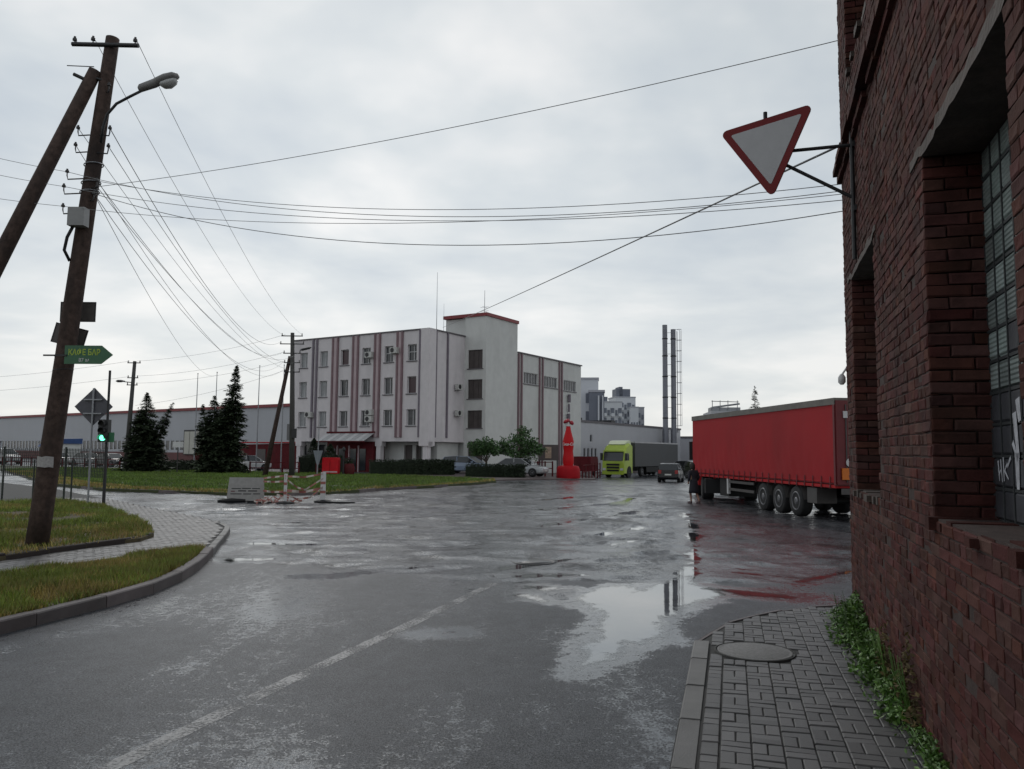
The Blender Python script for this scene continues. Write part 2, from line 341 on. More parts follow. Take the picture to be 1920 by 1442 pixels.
PUDDLES = [  # (label, capsules, noise amplitude)
    ('large sky-bright puddle beside the paved corner, mirroring two chimneys',
     [(1.35, 9.3, 1.75, 10.9, .42), (1.6, 10.6, 2.5, 12.0, .54), (1.3, 11.2, 1.6, 12.0, .35), (2.5, 12.2, 3.15, 14.3, .24), (0.95, 8.4, 1.2, 9.2, .16), (0.6, 7.5, .95, 8.3, .08)], 0.42),
    ('small dark red puddle mirroring the red trailer near the paved corner', [(2.95, 12.15, 3.75, 11.65, .13), (3.3, 11.75, 3.9, 11.5, .1)], 0.2),
    ('long thin red-tinted puddle running to the brick corner', [(3.8, 13.8, 4.9, 13.1, .1), (4.6, 12.9, 5.9, 14.1, .12), (3.5, 14.6, 4.4, 14.0, .04)], 0.24),
    ('bright broken puddle strip beside the red trailer', [(3.4, 14.9, 3.9, 17.2, .13), (4.0, 17.5, 4.6, 20.5, .14), (4.8, 21.0, 5.4, 24.5, .2), (5.2, 24.5, 5.9, 27.5, .12)], 0.5),
    ('shallow pale puddle along the kerb of the grass corner', [(-5.6, 17.4, -4.2, 17.3, .12), (-5.0, 14.9, -4.4, 15.0, .13), (-4.9, 16.1, -4.5, 16.2, .08)], 0.4),
    ('narrow puddles in the worn seam across the road', [(-2.7, 13.3, -1.4, 14.2, .1), (-1.2, 13.7, -.5, 13.7, .06), (-3.3, 13.0, -2.7, 13.1, .04)], 0.3),
    ('shallow puddle around the road manhole cover', [(-.1, 14.0, 1.3, 15.5, .16), (.2, 13.2, 1.2, 13.4, .1), (0.1, 11.5, .8, 10.7, .07), (0.3, 12.2, 1.0, 12.0, .1)], 0.42),
    ('little bright puddle beside the white centre line', [(-1.02, 8.98, -.62, 9.12, .05)], 0.08),
    ('scattered puddles across the middle of the crossing', [(1.6, 17, 2.8, 18.5, .1), (2.2, 20, 3.6, 22, .14), (.8, 22, 2.2, 24.5, .1), (3.0, 25.5, 4.4, 28, .16), (1.2, 28.5, 3.6, 31.5, .2), (4, 31, 5.4, 36, .25), (1.5, 34.5, 4.2, 38, .25)], 0.75),
    ('broken wet patches along the left lane of the crossing', [(-6.0, 22.5, -4.5, 23.5, .06), (-8.5, 27.5, -6, 28, .1), (-3.5, 24.5, -2, 25.5, .03), (-12, 33, -9.5, 33.5, .12)], 0.45),
]
def pfield(x, y, i):
    _, seg, a = PUDDLES[i]
    return caps(x, y, seg)+a*(0.55*fbm(x*1.1, y*.7, 40+i, 3)+0.30*fbm(x*5, y*3, 60+i, 3)+0.26*fbm(x*17, y*11, 80+i, 3))
def slope(x, y): return -0.5*sstep(42, 84, y)*sstep(-2, 9, x)     # the street falls gently towards the far end
def wetness(x, y):
    p = np.full(np.shape(x), -9.0)
    for i in range(len(PUDDLES)):
        x0 = min(min(s[0], s[2]) for s in PUDDLES[i][1])-1.2; x1 = max(max(s[0], s[2]) for s in PUDDLES[i][1])+1.2
        y0 = min(min(s[1], s[3]) for s in PUDDLES[i][1])-1.5; y1 = max(max(s[1], s[3]) for s in PUDDLES[i][1])+1.5
        k = (x > x0) & (x < x1) & (y > y0) & (y < y1)
        p[k] = np.maximum(p[k], pfield(x[k], y[k], i))
    return p
def oldness(x, y):
    ys = 12.75+0.42*np.maximum(0, -x-0.4)+0.12*fbm(x*2, x*0+3, 5, 3)
    return sstep(-0.05, 0.06, y-ys)
def road_h(x, y):
    x = np.asarray(x, float); y = np.asarray(y, float)
    o = oldness(x, y); p = wetness(x, y); w = sstep(-0.25, 0.0, p)
    und = fbm(x*.62, y*.5, 3, 3)*.014*o+fbm(x*2.3, y*1.7, 8, 3)*.014*o*sstep(-.3, .3, fbm(x*.4, y*.4, 12, 2))+fbm(x*.8, y*.6, 21, 2)*.003
    # raised patches and broken edges of old repairs
    und = .8*und+o*.024*(sstep(.02, .08, fbm(x*.33, y*.6, 25, 4))-.5)-o*.028*sstep(.26, .36, fbm(x*.7, y*1.0, 33, 4))+o*.016*sstep(.1, .2, fbm(x*.9, y*1.6, 37, 3))
    return slope(x, y)-0.0035+und*(1-w)-0.007*sstep(-.02, .3, p)
xs = np.concatenate([np.arange(-150, -16, 4.0), np.arange(-16, 12, .13), np.arange(12, 140, 4.0)])
ys = np.concatenate([np.arange(-14, 3.5, .5), np.arange(3.5, 40, .14), np.arange(40, 180, 2.0)])
GX, GY = np.meshgrid(xs, ys)
GZ = road_h(GX.ravel(), GY.ravel())
nx, ny = len(xs), len(ys); ii = (np.arange(ny-1)[:, None]*nx+np.arange(nx-1)[None, :]).ravel()
me = np_mesh('road', np.stack([GX.ravel(), GY.ravel(), GZ], 1), np.stack([ii, ii+1, ii+nx+1, ii+nx], 1), m_asphalt, smooth=True)
for nm, val in (('old', oldness(GX.ravel(), GY.ravel())), ('wet', sstep(-.35, .05, wetness(GX.ravel(), GY.ravel())))):
    a = me.attributes.new(nm, 'FLOAT', 'POINT'); a.data.foreach_set('value', val.astype(np.float32))
link('road', me, kind='structure', label='wet grey asphalt road and crossing with worn patches')
MB().add([(-3000, -3000, -.7), (3000, -3000, -.7), (3000, 3000, -.7), (-3000, 3000, -.7)], [(0, 1, 2, 3)]).build('ground', mat('far_ground', (0.06, 0.065, 0.05), .9, .3, .02), kind='structure', label='flat ground reaching to the horizon')

def make_puddle(i):
    lab, seg, a = PUDDLES[i]
    far = min(s[1] for s in seg); rx = .028 if far < 13 else .05; ry = rx*1.8
    x0 = min(min(s[0], s[2]) for s in seg)-.9; x1 = max(max(s[0], s[2]) for s in seg)+.9
    y0 = min(min(s[1], s[3]) for s in seg)-1; y1 = max(max(s[1], s[3]) for s in seg)+1
    gx = np.arange(x0, x1, rx); gy = np.arange(y0, y1, ry); X, Y = np.meshgrid(gx, gy); Pf = pfield(X, Y, i)
    V = []; F = []; idx = {}
    def vid(x, y):
        k = (round(x, 4), round(y, 4))
        if k not in idx: idx[k] = len(V); V.append((x, y, float(slope(x, y))-.0038))
        return idx[k]
    pos = Pf > 0
    cell = pos[:-1, :-1].astype(int)+pos[:-1, 1:]+pos[1:, 1:]+pos[1:, :-1]
    for r, c in zip(*np.nonzero(cell)):
        q = [(r, c), (r, c+1), (r+1, c+1), (r+1, c)]; poly = []
        for k in range(4):
            a0, b0 = q[k], q[(k+1) % 4]; fa, fb = Pf[a0], Pf[b0]
            if fa > 0: poly.append(vid(gx[a0[1]], gy[a0[0]]))
            if (fa > 0) != (fb > 0):
                t = fa/(fa-fb); poly.append(vid(gx[a0[1]]+t*(gx[b0[1]]-gx[a0[1]]), gy[a0[0]]+t*(gy[b0[0]]-gy[a0[0]])))
        poly = list(dict.fromkeys(poly))
        if len(poly) >= 3: F.append(poly)
    if not F: return
    me = bpy.data.meshes.new('puddle'); me.from_pydata(V, [], F); me.materials.append(m_water)
    va = np.array(V); dpt = pfield(va[:, 0], va[:, 1], i); at_ = me.attributes.new('depth', 'FLOAT', 'POINT'); at_.data.foreach_set('value', dpt.astype(np.float32))
    link('puddle', me, kind='structure', label=lab)
for i in range(len(PUDDLES)): make_puddle(i)

# worn white centre line
m_line = mat('worn_road_paint', (0.21, 0.21, 0.215), 0.36, 0.5, 45, 0.5, 90, dirt=0.6, dcol=(0.07, 0.07, 0.07), spec=.4)
def wear(M):            # paint rubbed off down to the tar in flecks
    n, l = M.node_tree.nodes, M.node_tree.links; tcn = n.new('ShaderNodeTexCoord'); f = []
    for sc_ in (38, 2.2):
        q = n.new('ShaderNodeTexNoise'); q.inputs['Scale'].default_value = sc_; q.inputs['Detail'].default_value = 5; l.new(tcn.outputs['Object'], q.inputs['Vector']); f.append(q.outputs[0])
    a = math_node(n, l, 'MULTIPLY', math_node(n, l, 'SUBTRACT', math_node(n, l, 'ADD', f[0], f[1]), 0.82), 4.0, clamp=True)
    tr = n.new('ShaderNodeBsdfTransparent'); mx = n.new('ShaderNodeMixShader'); l.new(a, mx.inputs[0]); l.new(tr.outputs[0], mx.inputs[1]); l.new(n['Principled BSDF'].outputs[0], mx.inputs[2]); l.new(mx.outputs[0], n['Material Output'].inputs[0])
wear(m_line)
def strip(name, pts, w, mt, label, z=.004):
    P = [Vector(p) for p in pts]; V = []; L = []
    for i in range(len(P)-1):
        k = max(2, int((P[i+1]-P[i]).length/.14))
        L += [P[i].lerp(P[i+1], j/k) for j in range(k)]
    L.append(P[-1])
    for i, p in enumerate(L):
        d = (L[min(i+1, len(L)-1)]-L[max(i-1, 0)]).normalized(); nn = Vector((-d.y, d.x)); ww = w*(1+.12*random.uniform(-1, 1))
        for s in (-.5, 0, .5): q = p+nn*ww*s; V.append((q.x, q.y, float(road_h([q.x], [q.y])[0])+z))
    F = [(i*3+k, i*3+k+1, i*3+k+4, i*3+k+3) for i in range(len(L)-1) for k in range(2)]
    b = MB(); b.add(V, F, smooth=True); return b.build(name, mt, kind='structure', label=label)
strip('road_marking', [(-4.0, .5), (-2.52, 5.2), (-1.9, 7.25), (-1.0, 10.0), (-.24, 12.5)], .15, m_line, 'worn white centre line along the near road', .002)

# ---------------------------------------------------------------- paved corner at the right, beside the brick building
WC = Vector((4.1, 9.75)); WD = Vector((-.2957, -.9553)); WN = Vector((-.9553, .2957))   # wall corner, along the wall towards us, outward
def wallp(t, o=0.0): p = WC+WD*t+WN*o; return p.x, p.y
KR = [(-.40, -.2), (.97, 5.02), (1.88, 8.35)]                                # kerb line, road side
KC = [(1.88, 8.35), (2.1, 8.72), (2.5, 9.35), (3.2, 9.98), (4.0, 10.38), (4.6, 10.48), (6.4, 10.1), (8.5, 9.5)]
PZ = .10
pav = KR[:2]+KC+[(8.5, 8.3), (4.1, 9.75), wallp(11)]
b = MB(); b.add([(x, y, PZ-.012) for x, y in pav]+[(x, y, -.2) for x, y in pav], [tuple(range(len(pav)))]+[(i, (i+1) % len(pav), len(pav)+(i+1) % len(pav), len(pav)+i) for i in range(len(pav))])
pavement = b.build('pavement', m_joint, kind='structure', label='grey block-paved footway at the foot of the brick building')
MH = Vector((2.37, 7.92)); MHR = .36
kd = (Vector(KR[2])-Vector(KR[1])).normalized(); kn = Vector((kd.y, -kd.x))       # along kerb, towards the wall
ka = math.atan2(kd.y, kd.x)
def paver_mesh(lx, ly, nm):
    g = .004; e = .006; x, y = lx/2-g, ly/2-g
    V = [(-x, -y, -.03), (x, -y, -.03), (x, y, -.03), (-x, y, -.03), (-x, -y, -e), (x, -y, -e), (x, y, -e), (-x, y, -e), (-x+e, -y+e, 0), (x-e, -y+e, 0), (x-e, y-e, 0), (-x+e, y-e, 0)]
    F = [(0, 1, 5, 4), (1, 2, 6, 5), (2, 3, 7, 6), (3, 0, 4, 7), (4, 5, 9, 8), (5, 6, 10, 9), (6, 7, 11, 10), (7, 4, 8, 11), (8, 9, 10, 11)]
    me = bpy.data.meshes.new(nm); me.from_pydata(V, [], F); me.materials.append(m_paver); return me
P_H = paver_mesh(.10, .20, 'paver'); P_V = paver_mesh(.20, .10, 'paver'); P_S = paver_mesh(.13, .12, 'paver')
pavers = []
inner = [wallp(11), (WC.x, WC.y), (8.5, 8.3)]
def paver_ok(p):
    X = np.array([p.x]); Y = np.array([p.y])
    return bool(inpoly(X, Y, [(a, b) for a, b in pav])[0]) and (p-MH).length > MHR+.035
O0 = Vector(KR[1])+kn*.17
kcv = [Vector(q) for q in KC]
def kerb_dist(p):
    m_ = 9
    for i in range(len(kcv)-1):
        a, c = kcv[i], kcv[i+1]; t = max(0, min(1, (p-a).dot(c-a)/(c-a).length_squared)); m_ = min(m_, (p-a-(c-a)*t).length)
    return m_
for j in range(-30, 46):                     # edge row along the kerb
    p = O0+kd*(j*.122)+kn*.06
    if paver_ok(p) and kerb_dist(p) > .07: pavers.append((p, P_S, ka))
for c in range(0, 14):
    for j in range(-12, 20):
        base = O0+kd*(j*.4+.2*(c % 2))+kn*(.125+c*.2)
        for k in range(2):
            p = base+kd*(.05+.1*k)+kn*.1
            if paver_ok(p) and kerb_dist(p) > .08: pavers.append((p, P_H, ka))
            p = base+kd*.3+kn*(.05+.1*k)
            if paver_ok(p) and kerb_dist(p) > .08: pavers.append((p, P_V, ka))
pavers.sort(key=lambda q: (0 if q[0].y > 4.7 else 1, q[0].length))
bj = MB(); tj = []
for i, (p, me, a) in enumerate(pavers):
    M = Matrix.Translation((p.x, p.y, PZ+random.uniform(-.005, .004))) @ Matrix.Rotation(a+random.uniform(-.02, .02), 4, 'Z') @ Matrix.Rotation(random.uniform(-.022, .022), 4, 'X') @ Matrix.Rotation(random.uniform(-.022, .022), 4, 'Y')
    if i < 300: link('paver', me, pavement, M=M)
    else:
        bj.add([v.co for v in me.vertices], [tuple(q.vertices) for q in me.polygons], M=M); tj += [random.random()]*len(me.vertices)
me = bj.mesh('paver_field', m_paver)
at = me.attributes.new('tint', 'FLOAT', 'POINT'); at.data.foreach_set('value', np.array(tj, np.float32))
link('paver_field', me, pavement, kind='stuff')
# kerb stones
def stones(parent, line, w, h, z0, mt, ln=1.0, side=1, tilt=.01, gap=.012):
    P = [Vector(p) for p in line]; S = [0]
    for i in range(len(P)-1): S.append(S[-1]+(P[i+1]-P[i]).length)
    def at_(s):
        for i in range(len(P)-1):
            if s <= S[i+1] or i == len(P)-2:
                return P[i].lerp(P[i+1], (s-S[i])/(S[i+1]-S[i]))
    s = 0
    while s < S[-1]-.15:
        e = min(S[-1], s+ln*random.uniform(.95, 1.05)); a, c = at_(s+gap/2), at_(e-gap/2); d = (c-a).normalized(); nn = Vector((-d.y, d.x))*side
        L = (c-a).length; b = MB(); ch = .015
        prof = [(0, -.2), (0, h-ch), (ch, h), (w, h), (w, -.2)]
        b.prism(prof, 0, L, 'yz')
        V = [(x, y*1.0, z) for (x, y, z) in b.v]
        b.v = V
        M = Matrix(((d.x, nn.x, 0, a.x), (d.y, nn.y, 0, a.y), (0, 0, 1, z0+random.uniform(-.012, .008)), (0, 0, 0, 1))) @ Matrix.Rotation(random.uniform(-tilt, tilt), 4, 'X') @ Matrix.Rotation(random.uniform(-tilt, tilt)*.5, 4, 'Y')
        b.build('kerb_stone', mt, parent, M=M); s = e
kerb_r = link('kerb', None, kind='structure', label='pale concrete kerb of the block-paved footway')
stones(kerb_r, KR, .15, .105, 0, m_kerb, .9, -1)
stones(kerb_r, KC[:8], .05, .10, 0, m_kerb_dark, .55, -1, .004, .008)
# manhole cover in the footway
mh = thing('manhole_cover', (MH.x, MH.y, PZ), 0, 'round concrete manhole cover set in the block paving by the kerb', 'manhole cover')
m_mh = mat('manhole_concrete', (0.17, 0.165, 0.16), 0.6, 0.35, 40, 1.0, 110, dirt=0.35, dcol=(0.1, 0.1, 0.1))
MB().lathe([(MHR+.02, -.05), (MHR+.02, .008), (MHR+.004, .009), (MHR, -.002)], 40).build('ring', m_joint, mh)
MB().lathe([(MHR-.008, -.05), (MHR-.008, .008), (MHR-.02, .010), (MHR-.03, .008), (MHR-.05, .008), (MHR-.055, .010), (.05, .011)], 40).build('lid', m_mh, mh)
mh2 = thing('manhole_cover', (.43, 14.93, .0), 0, 'dark iron manhole cover sunk in the wet road', 'manhole cover')
MB().lathe([(.42, -.05), (.42, .006), (.36, .008), (.35, -.002)], 32).build('ring', m_dark, mh2)
MB().lathe([(.34, -.05), (.34, .006), (.1, .009)], 32).build('lid', mat('wet_iron', (.035, .035, .037), .3, .3, 20, .5, 60, metal=.4), mh2)

# ---------------------------------------------------------------- grass corner at the left
KL = [(-7.4, 1.0), (-6.35, 5.4), (-5.47, 8.79), (-5.27, 9.6), (-5.03, 10.6), (-4.93, 11.7), (-5.05, 12.9), (-5.32, 14.2), (-5.68, 15.5), (-6.05, 16.9), (-6.41, 18.28), (-6.7, 19.3), (-6.95, 20.08), (-7.45, 21.0)]
KL2 = [(-7.45, 21.0), (-9.46, 23.6), (-12.12, 26.7), (-15.4, 30.75), (-22, 38.6), (-34, 50)]
path_far = [(-12.6, 3.5), (-11.0, 8.0), (-9.6, 11.3), (-8.61, 13.7), (-8.22, 15.3), (-7.62, 16.7)]
path_near = [(-10.6, 2.9), (-9.3, 7.2), (-8.2, 10.4), (-7.52, 12.0), (-7.2, 13.1), (-6.69, 14.2), (-5.98, 15.35)]
kerb_l = link('kerb', None, kind='structure', label='weathered grey kerb curving round the grass corner')
stones(kerb_l, KL[:9], .15, .15, 0, m_kerb_dark, 1.05, 1, .015)
stones(kerb_l, KL[8:], .13, .12, 0, m_kerb, .8, 1, .02)
corner = [Vector(p) for p in KL+KL2]+[Vector((-44, 50)), Vector((-44, 1))]
b = MB(); b.add([(p.x-(.1 if i < len(KL) else 0), p.y, .085) for i, p in enumerate(corner)], [tuple(range(len(corner)))])
foot = b.build('footpath', m_joint, kind='structure', label='grey block-paved footpath round the grass corner')
# its small paving blocks, a few pixels each
V = []; F = []; T = []
an = math.atan2(.955, .296); ca, sa = math.cos(an), math.sin(an)
gu, gv = np.meshgrid(np.arange(-60, 60, .2), np.arange(-40, 40, .1))
gu = gu+.1*((np.round(gv/.1).astype(int)) % 2)
pxx = -9+gu*ca-gv*sa; pyy = 17+gu*sa+gv*ca
UP = path_far[2:]+[(-8.55, 19.0), (-10.3, 22.0), (-13.2, 26.3), (-16, 28.9), (-22, 34), (-40, 44), (-40, 8)]
FULL = KL+KL2[:4]+[(-17.5, 29.5)]+[(-13.2, 26.3), (-10.3, 22.0), (-8.55, 19.0)]+path_far[::-1][:4]+path_near[2:][::1]
okp = inpoly(pxx, pyy, [(p.x, p.y) for p in corner]) & ~inpoly(pxx, pyy, UP) & (pxx > -17.5) & (pyy > 9.5) & (pyy < 31)
okp &= ~inpoly(pxx, pyy, KL[:9]+path_near[::-1])
for s_ in range(len(KL)-1):
    a = np.array(KL[s_]); c = np.array(KL[s_+1]); t = np.clip(((pxx-a[0])*(c-a)[0]+(pyy-a[1])*(c-a)[1])/((c-a)**2).sum(), 0, 1)
    okp &= np.hypot(pxx-a[0]-t*(c-a)[0], pyy-a[1]-t*(c-a)[1]) > .2
cx_, cy_ = pxx[okp], pyy[okp]; k = len(cx_)
zz = .097+.006*fbm(cx_*1.1, cy_*1.1, 2, 2)+rng.uniform(-.003, .003, k)
co = []
for du, dv, top in [(-1, -1, 1), (1, -1, 1), (1, 1, 1), (-1, 1, 1), (-1, -1, 0), (1, -1, 0), (1, 1, 0), (-1, 1, 0)]:
    u_, v_ = du*.095, dv*.045
    co.append(np.stack([cx_+u_*ca-v_*sa, cy_+u_*sa+v_*ca, zz-(0 if top else .02)], 1))
V = np.stack(co, 1).reshape(-1, 3); base = (np.arange(k)*8)[:, None]
F = np.concatenate([base+np.array(q) for q in ([0, 1, 2, 3], [4, 5, 1, 0], [5, 6, 2, 1], [6, 7, 3, 2], [7, 4, 0, 3])])
link('paving_blocks', np_mesh('paving_blocks', V, F, m_paver, np.repeat(rng.random(k), 8)), foot, kind='stuff')
def turf(name, poly, z, mt, label, bump=.03):
    xs_ = [p[0] for p in poly]; ys_ = [p[1] for p in poly]
    b = MB(); c = (sum(xs_)/len(xs_), sum(ys_)/len(ys_))
    b.add([(x, y, z) for x, y in poly]+[(x, y, -.1) for x, y in poly], [tuple(range(len(poly)))]+[(i, (i+1) % len(poly), len(poly)+(i+1) % len(poly), len(poly)+i) for i in range(len(poly))])
    return b.build(name, mt, kind='structure', label=label)
def blades(name, poly, dens, h, w, z, mt, label, seed, patchy=.5, lim=None):
    r = np.random.default_rng(seed); xs_ = np.array([p[0] for p in poly]); ys_ = np.array([p[1] for p in poly])
    n_ = int(dens*(xs_.max()-xs_.min())*(ys_.max()-ys_.min()))
    x = r.uniform(xs_.min(), xs_.max(), n_); y = r.uniform(ys_.min(), ys_.max(), n_)
    k = inpoly(x, y, poly) & (fbm(x*1.3, y*1.3, seed, 3)+.35 > r.uniform(-1, 1, n_)*patchy-.2)
    if lim is not None: k &= lim(x, y)
    x, y = x[k], y[k]; n_ = len(x)
    hh = h*r.uniform(.45, 1.25, n_)*(1+.7*fbm(x*.9, y*.9, seed+5, 2)); th = r.uniform(0, 6.283, n_); le = r.uniform(.1, .8, n_)*hh; ph = r.uniform(0, 6.283, n_)
    zz = np.full(n_, z) if np.isscalar(z) else z(x, y)
    a = np.stack([x-np.cos(th)*w/2, y-np.sin(th)*w/2, zz], 1); c = np.stack([x+np.cos(th)*w/2, y+np.sin(th)*w/2, zz], 1)
    t = np.stack([x+np.cos(ph)*le, y+np.sin(ph)*le, zz+hh], 1)
    V = np.stack([a, c, t], 1).reshape(-1, 3); F = np.arange(3*n_).reshape(-1, 3)
    tint = np.repeat(np.clip(.5+.5*fbm(x*.8, y*.8, seed+9, 3)+r.uniform(-.25, .25, n_), 0, .999), 3)
    return link(name, np_mesh(name, V, F, mt, tint), kind='stuff', label=label)
low = [(x-.16, y) for x, y in KL[1:9]]+path_near[::-1][:-1]
turf('verge', low, .135, m_soil, 'soil of the narrow verge behind the kerb')
blades('grass', low, 2600, .085, .013, .13, m_grass_dry, 'dry yellowish grass on the narrow verge behind the kerb', 3, .9, lambda x, y: (y > 6) & (fbm(x*.8, y*.8, 73, 3) > -.32))
blades('grass', low, 2400, .11, .015, .13, m_grass, 'green tufts of grass on the narrow verge behind the kerb', 4, .8, lambda x, y: (y > 6) & (fbm(x*.9, y*.6, 71, 3) > .05))
up = path_far+[(-7.75, 17.6), (-8.5, 19.15), (-10.36, 22.1), (-13.19, 26.2), (-16.0, 28.6), (-17.2, 26.4), (-20, 24), (-24, 18), (-26, 8), (-22, 3.5)]
turf('verge', up, .17, m_soil, 'soil of the raised verge round the leaning pole')
near = lambda x, y: (y > 7)
blades('grass', up, 620, .13, .02, .165, m_grass, 'green grass on the raised verge round the leaning pole', 5, .8, lambda x, y: (y > 9) & (x > -19) & (fbm(x*.6, y*.6, 75, 3) > -.25) & ((x+8.0)*.9-(y-16.5)*.42 < .05))
blades('grass', up, 300, .1, .02, .165, m_grass_dry, 'dry grass on the raised verge round the leaning pole', 6, .9, lambda x, y: (y > 9) & (x > -19) & (fbm(x*.6, y*.6, 76, 3) > -.2))
edge = link('verge_edging', None, kind='structure', label='dark broken edging boards of the raised verge')
stones(edge, path_far[2:]+[(-7.75, 17.6)], .09, .12, .07, mat('rotten_edging', (.03, .022, .02), .85, .3, 6, .6, 40), .9, 1, .05)
# far lawn in front of the factory
LF = [(-60, 88), (-45, 70.8), (-32.6, 54.1), (-24.04, 42.6), (-19.1, 38.0), (-16.1, 36.9), (-12.5, 35.4), (-10, 35.4), (-8.27, 36.6), (-6.9, 40.4), (-4.61, 44.1), (-2.6, 48.5), (-1.0, 53.0), (-1.4, 56)]
lawn = LF+[(-5, 60.5), (-9, 63.5), (-13, 66), (-20, 68.5), (-32, 72), (-48, 84)]
turf('lawn', lawn, .12, mat('lawn_soil', (.045, .055, .02), .9, .4, .8), 'trimmed lawn between the crossing and the factory')
blades('grass', lawn, 95, .11, .055, .115, m_lawn, 'bright green grass of the lawn before the factory', 7, .5, lambda x, y: (x > -44))
edgep = [(x, y) for x, y in LF[1:]]+[(x*.96-.1, y+1.6) for x, y in LF[1:]][::-1]
blades('grass', edgep, 190, .10, .07, .12, m_grass_dry, 'dry brown grass along the edge of the lawn', 8, .8, lambda x, y: (x > -40))
kerb_f = link('kerb', None, kind='structure', label='low kerb along the front of the lawn')
stones(kerb_f, LF[1:], .15, .13, 0, m_kerb_dark, 1.6, 1, .01)
# yard between lawn and factory: reddish block paving and kerb of the right-hand street
yard = [(-1.2, 55.5), (2.1, 61.5), (5.6, 66.5), (7.2, 69.6), (8.4, 80), (10.2, 92), (19.5, 112), (8, 112), (-5, 80), (-12, 70), (-9, 64.5), (-4, 61)]
b = MB(); b.add([(x, y, .1+float(slope(x, y))) for x, y in yard]+[(x, y, -1) for x, y in yard], [tuple(range(len(yard)))]+[(i, (i+1) % len(yard), len(yard)+(i+1) % len(yard), len(yard)+i) for i in range(len(yard))])
b.build('pavement', mat('reddish_paving', (.085, .06, .058), .6, .3, .8, .3, 20), kind='structure', label='reddish paving of the factory forecourt')

# ---------------------------------------------------------------- brick building at the right
# local frame: x = along the wall towards us (t), y = into the building, z up, face at y = 0 looking along -y
bb = thing('brick_building', (WC.x, WC.y, 0), math.atan2(WD.y, WD.x), 'old dark red brick building with deep windows at the paved corner', 'building')
# with x = WD, local y = rot90(WD) = (.9553, -.2957): into the building
CH, BL, BH = .077, .26, .067
HB = 10.8; TL = 13.0
OPEN = [(.78, 2.60, 1.62, 4.04), (4.94, 6.76, 1.62, 3.93), (.78, 2.60, 6.32, 8.6), (4.94, 6.76, 6.32, 8.6), (9.1, 10.92, 1.62, 3.93), (9.1, 10.92, 6.32, 8.6)]
OPEN = [(round(a/.13)*.13, round(b_/.13)*.13, round(c/CH)*CH, round(d/CH)*CH) for a, b_, c, d in OPEN]
DEP = .36
bm = MB(); xsn = sorted({0, TL}|{o[0]-.025 for o in OPEN}|{o[1]+.025 for o in OPEN}); zsn = sorted({0, HB}|{o[2] for o in OPEN}|{o[3] for o in OPEN})
for i in range(len(xsn)-1):
    for j in range(len(zsn)-1):
        xm, zm = (xsn[i]+xsn[i+1])/2, (zsn[j]+zsn[j+1])/2
        if any(o[0]-.03 < xm < o[1]+.03 and o[2]-.01 < zm < o[3]+.01 for o in OPEN): continue
        bm.bx(xsn[i], xsn[i+1], .004, .52, zsn[j], zsn[j+1])
bm.bx(0, TL, .53, 8, -.1, HB-.02)
wall = bm.build('wall', m_mortar, bb)
def brick_mesh(L, Dp, H, seed):
    r = random.Random(seed); x, y, z = L/2, Dp/2, H/2; e = .004
    j = lambda: r.uniform(-.004, .004)
    V = [(-x+j(), y, -z+j()), (x+j(), y, -z+j()), (x+j(), y, z+j()), (-x+j(), y, z+j()), (-x+j(), -y+e, -z+j()), (x+j(), -y+e, -z+j()), (x+j(), -y+e, z+j()), (-x+j(), -y+e, z+j()),
         (-x+.01+j(), -y+j(), -z+.008+j()), (x-.01+j(), -y+j(), -z+.008+j()), (x-.01+j(), -y+j(), z-.008+j()), (-x+.01+j(), -y+j(), z-.008+j())]
    F = [(0, 4, 5, 1), (1, 5, 6, 2), (2, 6, 7, 3), (3, 7, 4, 0), (4, 8, 9, 5), (5, 9, 10, 6), (6, 10, 11, 7), (7, 11, 8, 4), (8, 11, 10, 9)]
    me = bpy.data.meshes.new('brick'); me.from_pydata(V, [], F); me.materials.append(m_brick); return me
LIB = {}
for w_ in (.13, .26): LIB[w_] = [brick_mesh(w_-.011, .05, BH, i+int(w_*100)) for i in range(6)]
cells = []      # (x, y, z, width, extra rotation about z)
for k in range(int(HB/CH)):
    z = k*CH+BH/2+.004; x = 0.0 if k % 2 == 0 else 0.0
    pat = [.26] if k % 2 == 0 else [.13]
    if k % 2 == 1: x = 0.0
    first = True
    while x < TL-.12:
        w_ = pat[0]
        if k % 4 == 2 and first: w_ = .13
        first = False
        a, c = x, x+w_
        hit = [o for o in OPEN if o[2]-.01 < z < o[3]+.01 and a < o[1]-.01 and c > o[0]+.01]
        if hit:
            o = hit[0]
            if a < o[0]-.01: cells.append((o[0]-.065, 0, z, .13, 0))       # closer before the opening
            if c > o[1]+.01: cells.append((o[1]+.065, 0, z, .13, 0)); x = o[1]+.13; continue
            x = c; continue
        cells.append((x+w_/2, 0, z, w_, 0)); x = c
jam = []
for o in OPEN[:4]:
    for k in range(int(round(o[2]/CH)), int(round(o[3]/CH))):
        z = k*CH+BH/2+.004
        for yc, w_ in (((.125, .26), (.32, .13)) if k % 2 else ((.06, .13), (.255, .26))): jam.append((o[0], yc, z, w_, 1))
